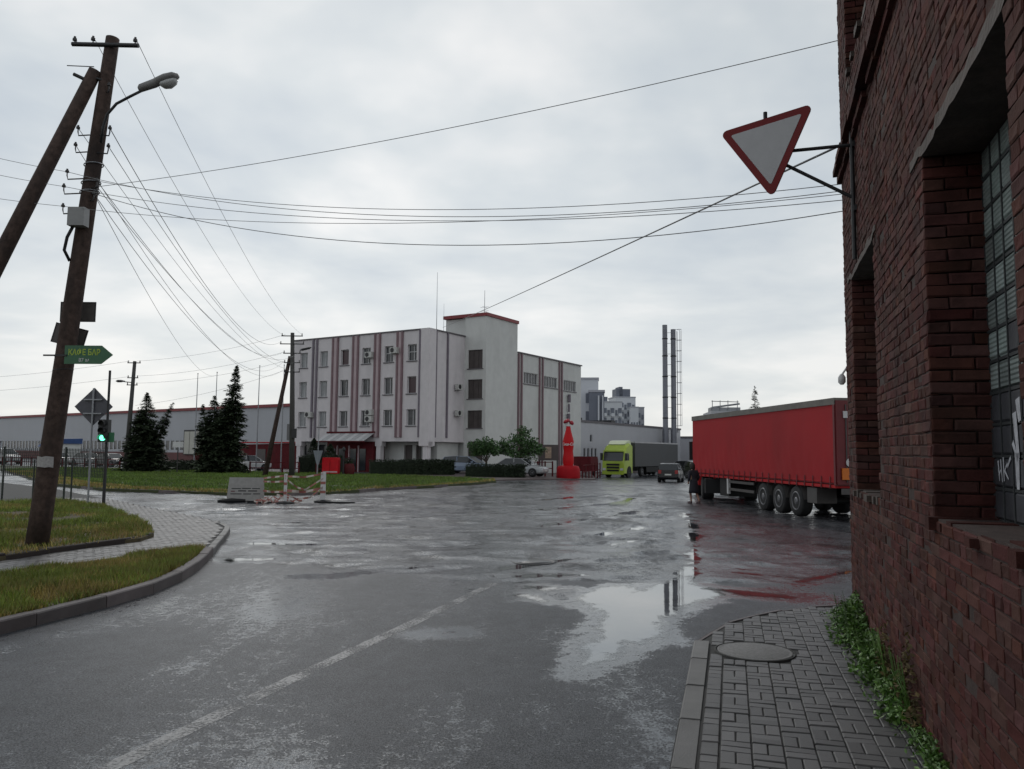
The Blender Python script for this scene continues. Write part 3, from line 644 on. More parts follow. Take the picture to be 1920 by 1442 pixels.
# nearest bricks in view are single pieces, the rest one body
camL = Vector(WC)
def cdist(c):
    p = WC+WD*c[0]-WN*c[1]; return math.sqrt(p.x**2+p.y**2+(c[2]-2.0)**2)
def inview(c):
    p = WC+WD*c[0]-WN*c[1]; return p.y > .5 and p.x/p.y < .665 and -.52*p.y < c[2]-2.0 < .62*p.y
order = sorted(range(len(cells)), key=lambda i: (0 if inview(cells[i]) else 1, cdist(cells[i])))
single = set(order[:300])
bj = MB(); tj = []
for i, (x, y, z, w_, q) in enumerate(cells):
    wig = .014*fbm(x*.35, z*.5, 30, 2)
    if random.random() < .012 and z > .6: continue                    # a brick fallen out or spalled flush
    me = random.choice(LIB[.26 if w_ > .2 else .13])
    M = Matrix.Translation((x+random.uniform(-.003, .003), .02+random.uniform(-.003, .003)+(random.random() < .03)*.010, z+float(wig)+random.uniform(-.002, .002))) @ Matrix.Rotation(random.uniform(-.009, .009), 4, 'Z') @ Matrix.Rotation(random.uniform(-.008, .008), 4, 'Y')
    if i in single: link('brick', me, wall, M=M)
    else:
        bj.add([v.co for v in me.vertices], [tuple(f.vertices) for f in me.polygons], M=M); tj += [random.random()]*12
for (x, y, z, w_, q) in jam:
    me = random.choice(LIB[.26 if w_ > .2 else .13])
    M = Matrix.Translation((x-.016, y, z)) @ Matrix.Rotation(R(90), 4, 'Z') @ Matrix.Rotation(random.uniform(-.02, .02), 4, 'Z')
    bj.add([v.co for v in me.vertices], [tuple(f.vertices) for f in me.polygons], M=M); tj += [random.random()]*12
me = bj.mesh('brickwork', m_brick); at = me.attributes.new('tint', 'FLOAT', 'POINT'); at.data.foreach_set('value', np.array(tj, np.float32))
link('brickwork', me, wall, kind='stuff')
# side wall round the corner (seen only from elsewhere), roof edge
m_brick_far = mat('brick_side', (0.11, 0.045, 0.042), .8, .3, 8, .6, 14)
MB().bx(-.01, -.002, .0, 8, 0, HB).build('side_wall', m_brick_far, bb)
MB().bx(-.3, TL, -.3, 8.2, HB, HB+.25).build('roof_edge', m_concrete_old, bb)
# string course: two stepped brick bands
def band(z, h, out, nm):
    b = MB(); t_ = []
    x = -.06
    while x < TL:
        L = .26*random.uniform(.96, 1.0); o_ = out+random.uniform(-.012, .006)
        if random.random() > .03:
            b.bx(x, min(TL, x+L-.008), -o_, .02, z+random.uniform(-.004, .004), z+h+random.uniform(-.006, .004))
            t_ += [random.random()]*8
        x += .26
    me = b.mesh(nm, m_brick); a = me.attributes.new('tint', 'FLOAT', 'POINT'); a.data.foreach_set('value', np.array(t_, np.float32))
    link(nm, me, bb, kind='stuff')
band(5.40, .07, .05, 'string_course'); band(5.485, .075, .11, 'string_course'); band(5.57, .05, .06, 'string_course')
# spalled concrete lintels and worn sills
for n_, o in enumerate(OPEN[:4]):
    b = MB(); V = []; F = []; kx = 22
    for i in range(kx+1):
        x = o[0]-.38+(o[1]-o[0]+.6)*i/kx; th = .075+.05*float(fbm(x*3, n_, 14, 3)); yo = -.012+.010*float(fbm(x*5, n_+4, 15, 3)); zl = o[3]-.012-.02*abs(float(fbm(x*6, n_, 16, 2)))
        if x < o[0] or x > o[1]: zl = o[3]+.02
        V += [(x, yo, zl), (x, yo+.008*random.random(), zl+th), (x, DEP, zl+th), (x, DEP, zl)]
    for i in range(kx):
        for q in range(4): F.append((i*4+q, i*4+(q+1) % 4, i*4+4+(q+1) % 4, i*4+4+q))
    F += [(0, 3, 2, 1), (kx*4, kx*4+1, kx*4+2, kx*4+3)]
    b.add(V, F).build('lintel', m_concrete_old, bb)
    b = MB(); x = o[0]-.04
    while x < o[1]+.02:
        w_ = random.choice((.12, .13, .25)); hh = random.uniform(-.03, .012); yo = random.uniform(-.05, .03)
        if random.random() > .12: b.bx(x, min(x+w_-.01, o[1]+.05), yo, DEP+.02, o[2]-.07, o[2]+hh)
        x += w_
    b.build('sill', [m_brick if n_ % 2 else m_concrete_old][0], bb)
# glazing: steel grid of ribbed panes, lowest panes boarded
m_ribbed = mat('ribbed_glass', (0.25, 0.30, 0.29), 0.3, 0.3, 3, 0.3, 30, tint=True, tvar=.35, spec=0.6, dirt=.4, wave=('Z', 11.0, 0.5))
m_board = mat('boarded_pane', (0.045, 0.047, 0.055), 0.5, 0.35, 3, 0.4, 20, dirt=0.3)
m_frame = mat('window_frame_dark', (0.03, 0.034, 0.036), 0.6, 0.2, 8)
for n_, o in enumerate(OPEN[:4]):
    wdw = link('window', None, bb, loc=(0, 0, 0))
    nxp, nzp = (9, 12) if n_ == 1 else (4, 6); x0, x1, z0, z1 = o; fx = (x1-x0)/nxp; fz = (z1-z0)/nzp
    b = MB()
    for i in range(nxp+1): b.box((x0+i*fx, DEP-.004, (z0+z1)/2), (.016, .05, z1-z0))
    for j in range(nzp+1): b.box(((x0+x1)/2, DEP-.001, z0+j*fz), (x1-x0, .046, .018))
    b.build('frame', m_frame, wdw)
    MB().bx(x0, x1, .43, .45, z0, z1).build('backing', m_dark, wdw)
    for i in range(nxp):
        for j in range(nzp):
            mt = m_board if j < nzp/3 or (n_ == 1 and random.random() < .06) else m_ribbed
            q_ = .012; MB().loft([[(x0+i*fx+q_+e_, y_, z0+j*fz+q_+e_), (x0+(i+1)*fx-q_-e_, y_, z0+j*fz+q_+e_), (x0+(i+1)*fx-q_-e_, y_, z0+(j+1)*fz-q_-e_), (x0+i*fx+q_+e_, y_, z0+(j+1)*fz-q_-e_)] for y_, e_ in ((DEP+.02, 0), (DEP-.014, 0), (DEP-.026, .012))]).build('glass_block' if n_ == 1 else 'pane', mt, wdw)
# white brushed paint marks on the boarded panes of the near window
m_mark = mat('white_brush_paint', (0.42, 0.43, 0.46), .7, .3, 20)
b = MB(); yb = DEP-.031; o = OPEN[1]; gx, gz = o[0]+.13, o[2]+.24
def stroke(x0, z0, x1, z1, w):
    d = Vector((x1-x0, z1-z0)).normalized(); nn = Vector((-d.y, d.x))*w/2
    b.add([(x0-nn.x, yb, z0-nn.y), (x1-nn.x*.6, yb, z1-nn.y*.6), (x1+nn.x*.6, yb, z1+nn.y*.6), (x0+nn.x, yb, z0+nn.y), (x0-nn.x, yb-.001, z0-nn.y), (x1-nn.x*.6, yb-.001, z1-nn.y*.6), (x1+nn.x*.6, yb-.001, z1+nn.y*.6), (x0+nn.x, yb-.001, z0+nn.y)], [(4, 5, 6, 7), (0, 1, 5, 4), (1, 2, 6, 5), (2, 3, 7, 6), (3, 0, 4, 7)])
for s in [(0, .17, .02, 0, .03), (.06, .18, .09, -.01, .025), (.02, .06, .07, .1, .02), (.13, .2, .13, 0, .03), (.22, .15, .14, .08, .02), (.15, .09, .23, .02, .025), (.3, .2, .22, .12, .03)]:
    stroke(gx+s[0]*.85, gz+s[1]*.7, gx+s[2]*.85, gz+s[3]*.7, s[4]*.75)
for s in [(.42, .52, .47, .18, .09), (.44, .22, .44, -.05, .1), (.36, .3, .46, .16, .05), (.5, .62, .53, .45, .1)]:
    stroke(gx+s[0]*.85, gz+s[1]*.75, gx+s[2]*.85, gz+s[3]*.75, s[4]*.8)
b.build('paint_mark', m_mark, bb)
# cable clip on the corner, thin wires on the corner
b = MB(); b.lathe([(.02, 0), (.045, .03), (.045, .09), (.02, .13)], 10, (.02, -.06, 2.86)); b.cyl((.02, -.06, 2.98), (.03, .02, 3.1), .012)
b.build('insulator', m_white, bb)
# ---- give way sign on its wall bracket
yt = 1.46; bp = wallp(yt, .035)
ys_ = thing('give_way_sign', (bp[0], bp[1], 4.2), math.atan2(WN.y, WN.x), 'tilted give way triangle with red border on a bracket from the brick wall', 'sign')
# local x = outward from the wall, y = along the street away (rot90 of WN = (-.2957,-.9553) -> towards us)
MB().cyl((0, 0, -.12), (0, 0, 1.3), .024, n=10).build('wall_pipe', m_dark, ys_)
b = MB(); b.cyl((0, 0, 1.13), (1.0, .0, 1.13), .02, n=8); b.cyl((0, 0, .55), (.9, 0, 1.12), .02, n=8); b.cyl((.88, 0, .95), (.88, 0, 1.60), .022, n=8); b.bx(-.035, .0, -.05, .05, .4, .46); b.bx(-.035, 0, -.05, .05, 1.1, 1.16)
b.build('bracket', m_dark, ys_)
def tri(s, rnd, n=5):
    P = []; h = s*math.sqrt(3)/2
    C_ = [(-s/2, h/3), (s/2, h/3), (0, -2*h/3)]
    for i, (x, z) in enumerate(C_):
        d = Vector((-x, -z)).normalized(); c = Vector((x, z))+d*rnd*2; a0 = math.atan2(z, x)
        for k in range(n): a = a0+R(60)*(1-2*k/(n-1)); P.append((c.x+rnd*math.cos(a), c.y+rnd*math.sin(a)))
    return P
# the triangle hangs rolled and turned a little
Mt = Matrix.Translation((.86, .05, 1.2)) @ Matrix.Rotation(R(-20), 4, 'Z') @ Matrix.Rotation(R(4), 4, 'Y') 
m_signred = mat('sign_red', (0.19, 0.012, 0.014), .5, .1, 6, spec=.25); m_signwhite = mat('sign_white', (0.47, 0.47, 0.48), .45, .06, 6); m_signback = mat('sign_back_grey', (0.13, 0.13, 0.14), .5, .12, 6)
MB().prism(tri(1.06, .05), .0, .018, 'xz', M=Mt).build('plate', m_signred, ys_)
MB().prism(tri(.80, .015), .019, .021, 'xz', M=Mt).build('face', m_signwhite, ys_)
# ---- weeds along the foot of the wall
def leaf_cloud(name, pts, size, mt, seed, parent=None, flat=.5, elong=1.6, **kw):
    """pts: (n,3) leaf centres; every leaf is a small folded quad"""
    r = np.random.default_rng(seed); P = np.asarray(pts); n_ = len(P); s = size*r.uniform(.6, 1.35, n_)
    nrm = r.normal(size=(n_, 3)); nrm[:, 2] += flat*2; nrm /= np.linalg.norm(nrm, axis=1)[:, None]
    u = np.cross(nrm, r.normal(size=(n_, 3))); u /= np.linalg.norm(u, axis=1)[:, None]; v = np.cross(nrm, u)
    a = P-u*(s*elong/2)[:, None]; c = P+u*(s*elong/2)[:, None]; m1 = P+v*(s*.42)[:, None]-nrm*(s*.12)[:, None]; m2 = P-v*(s*.42)[:, None]-nrm*(s*.12)[:, None]
    V = np.stack([a, m1, c, m2], 1).reshape(-1, 3); F = np.arange(4*n_).reshape(-1, 4)
    tint = np.repeat(np.clip(r.random(n_), 0, .999), 4)
    return link(name, np_mesh(name, V, F, mt, tint), parent, **kw)
m_weed_dry = mat('dry_weed', (0.11, 0.085, 0.04), .8, .3, 6, tint=True, tvar=.4, spec=.2)
def weed(t0, t1, w, h, n, size, label, seed, dry=False):
    c = wallp((t0+t1)/2, .0); root = thing('weed_plant', (c[0], c[1], PZ), math.atan2(WD.y, WD.x), label, 'plant', 'weeds along the foot of the brick wall')
    r = np.random.default_rng(seed); L = (t1-t0)/2
    x = r.uniform(-L, L, n); d = np.abs(r.normal(0, .45, n)); y = -np.minimum(d, 1.3)*w
    top = h*np.clip(1-(x/L)**2*.7, .1, 1)*np.clip(1-np.abs(y)/(1.35*w), .12, 1)*(1+.5*fbm(x*6, y*6, seed, 2)); z = top*np.sqrt(r.random(n))
    leaf_cloud('leaves', np.stack([x, y-.02, z+.01], 1), size, m_weed_dry if dry else m_leaf, seed, root)
    b = MB()
    for i in range(18):
        xx = random.uniform(-L, L)*.8; yy = -random.uniform(.02, w*.7); b.tube([(xx, yy, 0), (xx+random.uniform(-.05, .05), yy-.03, h*.4), (xx+random.uniform(-.08, .08), yy-.06, h*random.uniform(.5, .9))], .003, 4)
    b.build('stems', m_leaf, root)
weed(.02, 1.75, .27, .38, 2700, .034, 'bushiest clump of green weeds at the brick corner', 31)
weed(1.5, 3.1, .22, .26, 1900, .032, 'low green weeds against the brick wall, next behind the bushy corner clump', 32)
weed(3.0, 4.15, .2, .2, 1100, .032, 'small broad-leaved weeds in the middle of the brick wall foot', 33)
weed(4.2, 5.6, .13, .13, 700, .028, 'sparse weeds at the near end of the brick wall foot', 34)
weed(2.5, 3.3, .1, .5, 220, .03, 'thin dry weed stalk climbing the brick wall above the green weeds', 35, True)
weed(3.5, 4.4, .1, .55, 260, .03, 'dry brown weed stalks by the stained patch of the brick wall', 36, True)
# ---------------------------------------------------------------- office block of the factory
OC = (-7.63, 72.75); OA = math.atan2(-.5242, .8516)
ob = thing('office_building', (OC[0], OC[1], 0), OA, 'white three-storey office block on pillars with pink stripes and a stair tower', 'building')
m_panel = mat('lilac_white_panel', (0.66, 0.62, 0.635), .7, .05, 1.7, .15, 12, dirt=.4, dcol=(.42, .40, .41))
m_tower = mat('grey_white_plaster', (0.59, 0.595, 0.58), .8, .06, 1.5, .2, 10, dirt=.35, dcol=(.43, .43, .42))
m_fin = mat('dark_pink_fin', (0.20, 0.125, 0.14), .6, .15, 2); m_fin2 = mat('grey_violet_fin', (0.17, 0.145, 0.175), .6, .15, 2)
m_pink = mat('pale_pink_panel', (0.50, 0.40, 0.42), .7, .1, 1)
m_sill = mat('sill_dark', (0.13, 0.12, 0.13), .6, .1, 4); m_wframe = mat('window_frame_white', (0.52, 0.52, 0.53), .5, .06, 5)
m_brown = mat('brown_shutter', (0.075, 0.062, 0.06), .5, .2, 2); m_roofred = mat('red_roof_trim', (0.22, 0.025, 0.03), .5, .15, 2)
m_void = mat('dark_recess', (0.02, 0.021, 0.024), .5, .3, 2)
RZ90 = Matrix.Rotation(R(90), 4, 'Z')
def facade(b, x0, x1, z0, z1, ops, dep=.30, M=None, m=0):
    X = sorted({x0, x1}|{o[0] for o in ops}|{o[1] for o in ops}); Z = sorted({z0, z1}|{o[2] for o in ops}|{o[3] for o in ops})
    for i in range(len(X)-1):
        for j in range(len(Z)-1):
            xm, zm = (X[i]+X[i+1])/2, (Z[j]+Z[j+1])/2
            if any(o[0] < xm < o[1] and o[2] < zm < o[3] for o in ops): continue
            b.add([(X[i], 0, Z[j]), (X[i+1], 0, Z[j]), (X[i+1], 0, Z[j+1]), (X[i], 0, Z[j+1])], [(0, 1, 2, 3)], m, False, M)
    for a, c, e, f in ops:
        b.add([(a, 0, e), (c, 0, e), (c, 0, f), (a, 0, f), (a, dep, e), (c, dep, e), (c, dep, f), (a, dep, f)], [(0, 1, 5, 4), (1, 2, 6, 5), (2, 3, 7, 6), (3, 0, 4, 7)], m, False, M)
def window(parent, x0, x1, z0, z1, glass, M=None, mull=1, trans=0, dep=.22, sill=True, fr=None):
    M = M or Matrix.Identity(4); b = MB(); t = .06
    b.bx(x0, x0+t, dep-.05, dep, z0, z1, M=M).bx(x1-t, x1, dep-.05, dep, z0, z1, M=M).bx(x0+t, x1-t, dep-.05, dep, z0, z0+t, M=M).bx(x0+t, x1-t, dep-.05, dep, z1-t, z1, M=M)
    for k in range(mull):
        xm = x0+(x1-x0)*(k+1)/(mull+1)+(.12 if mull == 1 else 0); b.bx(xm-.03, xm+.03, dep-.045, dep, z0+t, z1-t, M=M)
    if trans: zt = z0+(z1-z0)*trans; b.bx(x0+t, x1-t, dep-.042, dep-.003, zt-.03, zt+.03, M=M)
    w = b.build('window', fr or m_wframe, parent)
    MB().bx(x0+.01, x1-.01, dep+.002, dep+.02, z0+.01, z1-.01, M=M).build('pane', glass, w)
    if sill: MB().bx(x0-.1, x1+.1, -.09, dep-.055, z0-.09, z0-.003, M=M).build('sill', m_sill, w)
    return w
ops = []; wins = []
gl = {0: [m_glass_blind, m_glass_blind, m_curtain, m_curtain, m_curtain, m_curtain], 1: [m_glass_blind, m_glass_blind, m_glass, m_curtain, m_curtain, m_glass_red], 2: [m_glass_blind, m_glass_blind, m_glass_red, m_glass, m_glass, m_glass]}
for r, (z0, z1) in enumerate(((4.36, 5.88), (7.33, 8.93), (10.38, 11.92))):
    for k in range(6):
        cx = -16.0+2.81*k; o = (cx-.53, cx+.53, z0, z1); ops.append(o); wins.append((o, gl[r][k], r, k))
b = MB(); facade(b, -17.5, 0, 2.9, 13.2, ops)
b.add([(-17.5, 0, 2.9), (0, 0, 2.9), (0, 11, 2.9), (-17.5, 11, 2.9)], [(3, 2, 1, 0)])                       # soffit
b.add([(-17.5, 0, 13.2), (0, 0, 13.2), (0, 11, 13.2), (-17.5, 11, 13.2)], [(0, 1, 2, 3)])
b.add([(-17.5, 0, 2.9), (-17.5, 11, 2.9), (-17.5, 11, 13.2), (-17.5, 0, 13.2)], [(0, 1, 2, 3)])
b.add([(0, 0, 2.9), (0, 5.7, 2.9), (0, 5.7, 13.2), (0, 0, 13.2)], [(0, 1, 2, 3)])
b.bx(-17.4, -.1, .32, 10.9, 3, 13.1)
b.build('wall', m_panel, ob)
for o, g, r, k in wins: window(ob, *o, g, trans=(.55 if (r == 2 and k >= 4) else 0), mull=(0 if g is m_glass_red else 1))
MB().bx(-17.6, .1, -.1, 11, 13.2, 13.32).build('parapet', m_sill, ob)
for s in (14.64, 14.12, 11.93, 11.28, 9.24, 8.61, 6.44, 5.84, 3.68, 3.1):
    MB().bx(-s-.10, -s+.10, -.14, -.004, 3.28, 13.19).build('fin', m_fin if s < 12 else m_fin2, ob)
MB().bx(-1.07, -.86, -.14, -.004, 3.28, 13.19).build('fin', m_fin2, ob)
for a, c in ((11.93, 11.28), (9.24, 8.61), (6.44, 5.84), (3.68, 3.1)):
    MB().bx(-a+.1, -c-.1, -.05, -.003, 3.28, 13.19).build('stripe', m_pink, ob)
for y in (1.0, 2.82):
    MB().bx(.004, .14, y-.09, y+.09, 3.28, 13.19).build('fin', m_fin2, ob)
# wall courses: shallow horizontal joints
b = MB()
for z in np.arange(3.6, 13.1, .6): b.bx(-17.5, 0, -.006, -.001, z, z+.02)
# air conditioners
m_ac = mat('air_conditioner_white', (.5, .5, .48), .5, .1, 5)
def ac(x, z, M=None, two=0):
    for k in range(1+two):
        b = MB(); b.bx(x-.42, x+.42, -.5, -.16, z+k*.62, z+.55+k*.62, M=M); b.bx(x-.4, x+.4, -.16, -.01, z-.04+k*.62, z+k*.62, M=M); a = b.build('air_conditioner', m_ac, ob)
        MB().cyl((x-.12, -.515, z+.28+k*.62), (x-.12, -.5, z+.28+k*.62), .22, n=14, M=M).build('fan', m_dark, a)
ac(-6.95, 10.9); ac(-3.85, 11.15); ac(-14.75, 5.3); ac(-6.75, 4.75, two=1); ac(4.4, 7.9, RZ90); ac(4.4, 5.4, RZ90)
# ground floor behind the pillars
b = MB(); facade(b, -17.5, 0, -.2, 2.9, [(-17.2, -12.6, .3, 2.6), (-3.9, -2.9, 0, 2.6), (-2.5, -1.5, 0, 2.6)], .2, Matrix.Translation((0, 1.5, 0)))
facade(b, 0, 5.7, -.2, 2.9, [(.3, 1.9, 0, 2.7)], .25, Matrix.Translation((-.6, 0, 0)) @ RZ90)
b.build('ground_floor_wall', m_tower, ob)
MB().bx(-17.2, -12.6, 1.7, 1.75, .3, 2.6).build('window', m_glass, ob); MB().bx(-3.9, -2.9, 1.7, 1.75, -.2, 2.6).build('door', m_brown, ob); MB().bx(-2.5, -1.5, 1.7, 1.75, -.2, 2.6).build('door', m_brown, ob)
MB().bx(-.95, -.86, .3, 1.9, -.2, 2.7).build('door', m_void, ob)
for x in (-16.4, -5.8, -.25):
    MB().bx(x-.26, x+.26, .0, .5, -.2, 2.895).build('pillar', m_panel, ob)
    MB().bx(x-.4, x+.4, -.02, .6, 2.45, 2.9).build('pillar_head', m_panel, ob)
MB().bx(-.9, .15, -.12, .9, 2.5, 13.3).build('corner_pier', m_panel, ob)
# entrance: dark red vestibule and striped canopy
b = MB(); b.bx(-12.3, -6.3, -.1, 1.48, -.2, 2.88); b.build('vestibule', m_red_dark, ob)
for x in (-11.9, -10.7, -9.2, -8.0): MB().bx(x, x+.75, -.16, -.101, .15, 2.2).build('pane', m_glass, ob)
for x in (-10.95, -9.4, -8.2): MB().bx(x, x+.1, -.2, -.102, 0, 2.5).build('post', m_pink, ob)
m_can = mat('canopy_grey', (.40, .41, .42), .4, .1, 2)
for k in range(10):
    x0 = -12.35+k*.61
    MB().add([(x0, -1.5, 2.95), (x0+.57, -1.5, 2.95), (x0+.57, -.05, 3.72), (x0, -.05, 3.72), (x0, -1.5, 2.91), (x0+.57, -1.5, 2.91), (x0+.57, -.05, 3.68), (x0, -.05, 3.68)], [(0, 1, 2, 3), (4, 7, 6, 5), (0, 4, 5, 1), (1, 5, 6, 2), (2, 6, 7, 3), (3, 7, 4, 0)]).build('canopy_slat', m_can if k % 2 else m_wframe, ob)
MB().bx(-12.4, -6.2, -1.56, -1.5, 2.82, 2.93).bx(-12.4, -6.2, -.16, -.02, 3.7, 3.86).build('canopy_frame', m_red_dark, ob)
# stair tower
b = MB(); tops = [(.42, 2.1, 4.28, 5.98), (.42, 2.1, 7.12, 8.98), (.42, 2.1, 10.04, 11.86), (.5, 2.2, .4, 3.0)]
facade(b, 0, 2.5, -.6, 15.1, tops, .2, Matrix.Translation((0, 5.7, 0)))
b.add([(2.5, 5.7, -.6), (2.5, 11.5, -.6), (2.5, 11.5, 15.1), (2.5, 5.7, 15.1)], [(0, 1, 2, 3)])
b.bx(-2.5, 2.4, 5.95, 11.45, 0, 15.05)
b.bx(0, .02, 5.7, 6, 12, 15.1)
b.build('stair_tower', m_tower, ob)
for o in tops: window(ob, *o, m_brown, Matrix.Translation((0, 5.7, 0)), 2, 0, .15, True, m_brown)
MB().bx(-2.6, 2.62, 5.58, 11.6, 15.1, 15.42).build('roof_trim', m_roofred, ob)
# rear wing with strip windows
WM = Matrix.Translation((2.46, 0, 0)) @ RZ90
wo = [(12.85, 15.75, 9.12, 10.3), (17.15, 20.15, 9.08, 10.25), (21.65, 24.7, 9.0, 10.2)]
b = MB(); facade(b, 11.5, 26, -.8, 12.15, wo, .2, WM)
b.bx(-12, 2.2, 11.6, 25.95, 0, 12.1); b.add([(-12, 26, -.8), (2.46, 26, -.8), (2.46, 26, 12.15), (-12, 26, 12.15)], [(3, 2, 1, 0)])
b.build('wing_wall', m_tower, ob)
for o in wo: window(ob, *o, m_curtain, WM, 4, 0, .15)
for y in (11.75, 12.35, 16.1, 16.75, 20.55, 21.15):
    MB().bx(2.462, 2.6, y-.12, y+.12, .5, 12.1).build('fin', m_fin, ob)
MB().bx(-12, 2.6, 11.62, 26.1, 12.15, 12.28).build('parapet', m_sill, ob)
MB().cyl((-1.6, 3.2, 13.3), (-1.6, 3.2, 19.3), .035, .015, 6).cyl((-.9, 3.4, 13.3), (-.9, 3.4, 16.2), .02, .01, 6).build('aerial', m_steel, ob)
b = MB(); b.cyl((.6, 8.2, 15.4), (.6, 8.2, 18.2), .035, .02, 6)
for z in (16.1, 16.5): b.cyl((.1, 8.2, z), (1.1, 8.2, z), .015, n=5); b.cyl((.6, 7.8, z), (.6, 8.6, z), .015, n=5)
b.build('aerial', m_steel, ob)
for k in range(5): MB().cyl((2.7, 22.3+.08*k, 3.3+k*1.1), (2.7, 22.3+.08*k, 4.2+k*1.1), .12 if k % 2 else .18, n=8).build('flue', m_fin2, ob)

# ---------------------------------------------------------------- low white production hall behind the bottle
def wv(x, y, z=0):           # office frame -> world
    c, s = math.cos(OA), math.sin(OA); return (OC[0]+x*c-y*s, OC[1]+x*s+y*c, z)
m_hall = mat('hall_cladding', (0.44, 0.445, 0.475), .5, .05, .4, wave=('Y', 1.6, .25), dirt=.15, dcol=(.27, .27, .28))
ph = thing('production_hall', (OC[0], OC[1], 0), OA, 'long low pale grey production hall behind the lime green truck', 'building')
ho = [(26.9+k*1.0, 27.5+k*1.0, .5, 2.6) for k in range(4)]+[(28.6, 29.3, 3.3, 4.2)]
b = MB(); HM = Matrix.Translation((2.36, 0, 0)) @ RZ90
facade(b, 26, 60, -1.2, 5.6, ho, .15, HM)
b.add([(2.36, 26, 5.6), (2.36, 60, 5.6), (-25, 60, 5.6), (-25, 26, 5.6)], [(0, 1, 2, 3)]); b.add([(2.36, 60, -1), (-25, 60, -1), (-25, 60, 5.6), (2.36, 60, 5.6)], [(0, 1, 2, 3)])
b.bx(-24.9, 2.1, 26.2, 59.8, 0, 5.5)
b.build('wall', m_hall, ph)
for o in ho: window(ph, *o, m_glass, HM, 0, 0, .1, False)
MB().bx(-25, 2.46, 26, 60.1, 5.6, 5.85).build('roof_trim', m_sill, ph)
b = MB()
for k in range(7): b.bx(-3-random.random()*2, -1.5, 30+k*3.3, 30.6+random.random()+k*3.3, 5.85, 6.1+random.random()*.5)
b.build('roof_plant', m_dark, ph)
MB().bx(2.4, 2.7, 42, 57, -.5, 1.5).build('loading_door', m_steel, ph)
ph2 = thing('gatehouse', wv(4.5, 62), OA, 'small white gatehouse with blue door beyond the truck trailer', 'building')
MB().bx(-4, 2.5, 0, 7, -1.2, 4.4).build('wall', m_hall, ph2); MB().bx(-4.1, 2.6, -.1, 7.1, 4.4, 4.7).build('roof', m_sill, ph2)
MB().bx(-.8, 1.6, -.08, -.02, -1, 3.2).build('door', mat('blue_grey_door', (.10, .14, .17), .4, .1, 2), ph2)

# ---------------------------------------------------------------- two boiler chimneys
m_chim = mat('chimney_steel', (0.17, 0.175, 0.20), .4, .15, 1.5, metal=.3)
def chimney(px, py, h, ladder, label):
    c = thing('chimney', (px, py, -1.0), R(-20), label, 'chimney', 'boiler chimneys')
    MB().lathe([(.46, 0), (.46, 6.5), (.38, 6.7), (.36, h*.8), (.36, h)], 16).build('flue', m_chim, c)
    for z in (8, 11, 14, 17, 19.5): MB().lathe([(.37, z), (.42, z+.02), (.42, z+.16), (.37, z+.18)], 14).build('collar', m_dark, c)
    b = MB()
    if ladder:
        for y in (-.22, .22): b.cyl((.55, y, 6.0), (.55, y, h-.3), .03, n=5)
        z = 6.2
        while z < h-.3: b.cyl((.55, -.22, z), (.55, .22, z), .02, n=4); z += .45
        for z in np.arange(7, h, 1.55):
            b.cyl((.3, 0, z), (.55, 0, z), .03, n=4)
            b.tube([(.85+.33*math.cos(a), .33*math.sin(a), z) for a in np.linspace(-2.7, 2.7, 11)], .028, 4)
        for a in (-1.2, 0, 1.2): b.cyl((.85+.33*math.cos(a), .33*math.sin(a), 7), (.85+.33*math.cos(a), .33*math.sin(a), h-.2), .025, n=4)
        b.build('ladder', m_chim, c)
    else:
        for z in np.arange(6.5, h, 1.55): b.cyl((.3, 0, z), (1.0, 0, z), .035, n=4)
        b.build('brace', m_chim, c)
chimney(22.1, 115, 21.6, False, 'taller left steel chimney without a ladder')
chimney(23.35, 115.2, 21.0, True, 'right steel chimney with a caged ladder on its side')

# ---------------------------------------------------------------- long hall at the left
lh = thing('warehouse', (-20, 102.4, 0), math.atan2(-.592, .806), 'long grey clad warehouse with red roof edge behind the spruces', 'building')
m_clad = mat('grey_cladding', (0.40, 0.41, 0.44), .5, .05, .3, wave=('X', 1.3, .3), dirt=.15, dcol=(.22, .22, .23))
lo = [(-118+k*1.35, -118+k*1.35+1.05, 1.9, 3.35) for k in range(66)]
b = MB(); facade(b, -125, 0, -.2, 8.0, lo, .15); b.bx(-124.8, -.1, .3, 30, 0, 7.9); b.build('wall', m_clad, lh)
MB().bx(-125.2, .2, -.25, 0.25, 8.0, 8.42).build('roof_trim', m_roofred, lh)
MB().bx(-125, 0, -.06, -.003, -.2, 1.5).build('plinth', mat('plinth_dull_red', (.13, .05, .05), .7, .2, .5), lh)
wf = MB().bx(-.5, .5, .06, .14, 1.92, 3.33).mesh('window', m_glass); pf = MB().bx(-.53, -.46, .0, .055, 1.92, 3.33).bx(.46, .53, 0, .055, 1.92, 3.33).mesh('frame', m_wframe)
for o in lo[10:]:
    w = link('window', wf, lh, loc=((o[0]+o[1])/2, 0, 0)); link('frame', pf, w)
# big pale gate with dark frame, small upper window
gx = -34
b = MB().bx(-38.2, -33.4, -.35, -.01, 1.2, 5.0); b.build('gate_frame', m_dark, lh)
for k in range(3): MB().bx(-37.95+k*1.5, -36.6+k*1.5, -.4, -.351, 1.3, 4.75).build('gate_panel', mat('cream_panel', (.44, .43, .38), .5, .08, 1), lh)
MB().bx(-13.5, -11.5, -.1, -.01, 3.4, 5.6).build('window', m_curtain, lh)
# dark red sheds along its foot
rs = thing('red_shed', (-24.5, 88, 0), R(-33), 'low dark red shed with sloping roof behind the small white car', 'shed')
MB().prism([(-8, 0), (3, 0), (3, 2.2), (1, 2.75), (-8, 2.6)], 0, 3, 'xz').build('wall', m_red_dark, rs)
MB().bx(-8.2, 3.1, -.2, 3.2, 2.78, 2.9).build('roof', m_red, rs)
MB().bx(-5, -3.6, -.05, -.005, .2, 2.1).build('door', m_brown, rs)

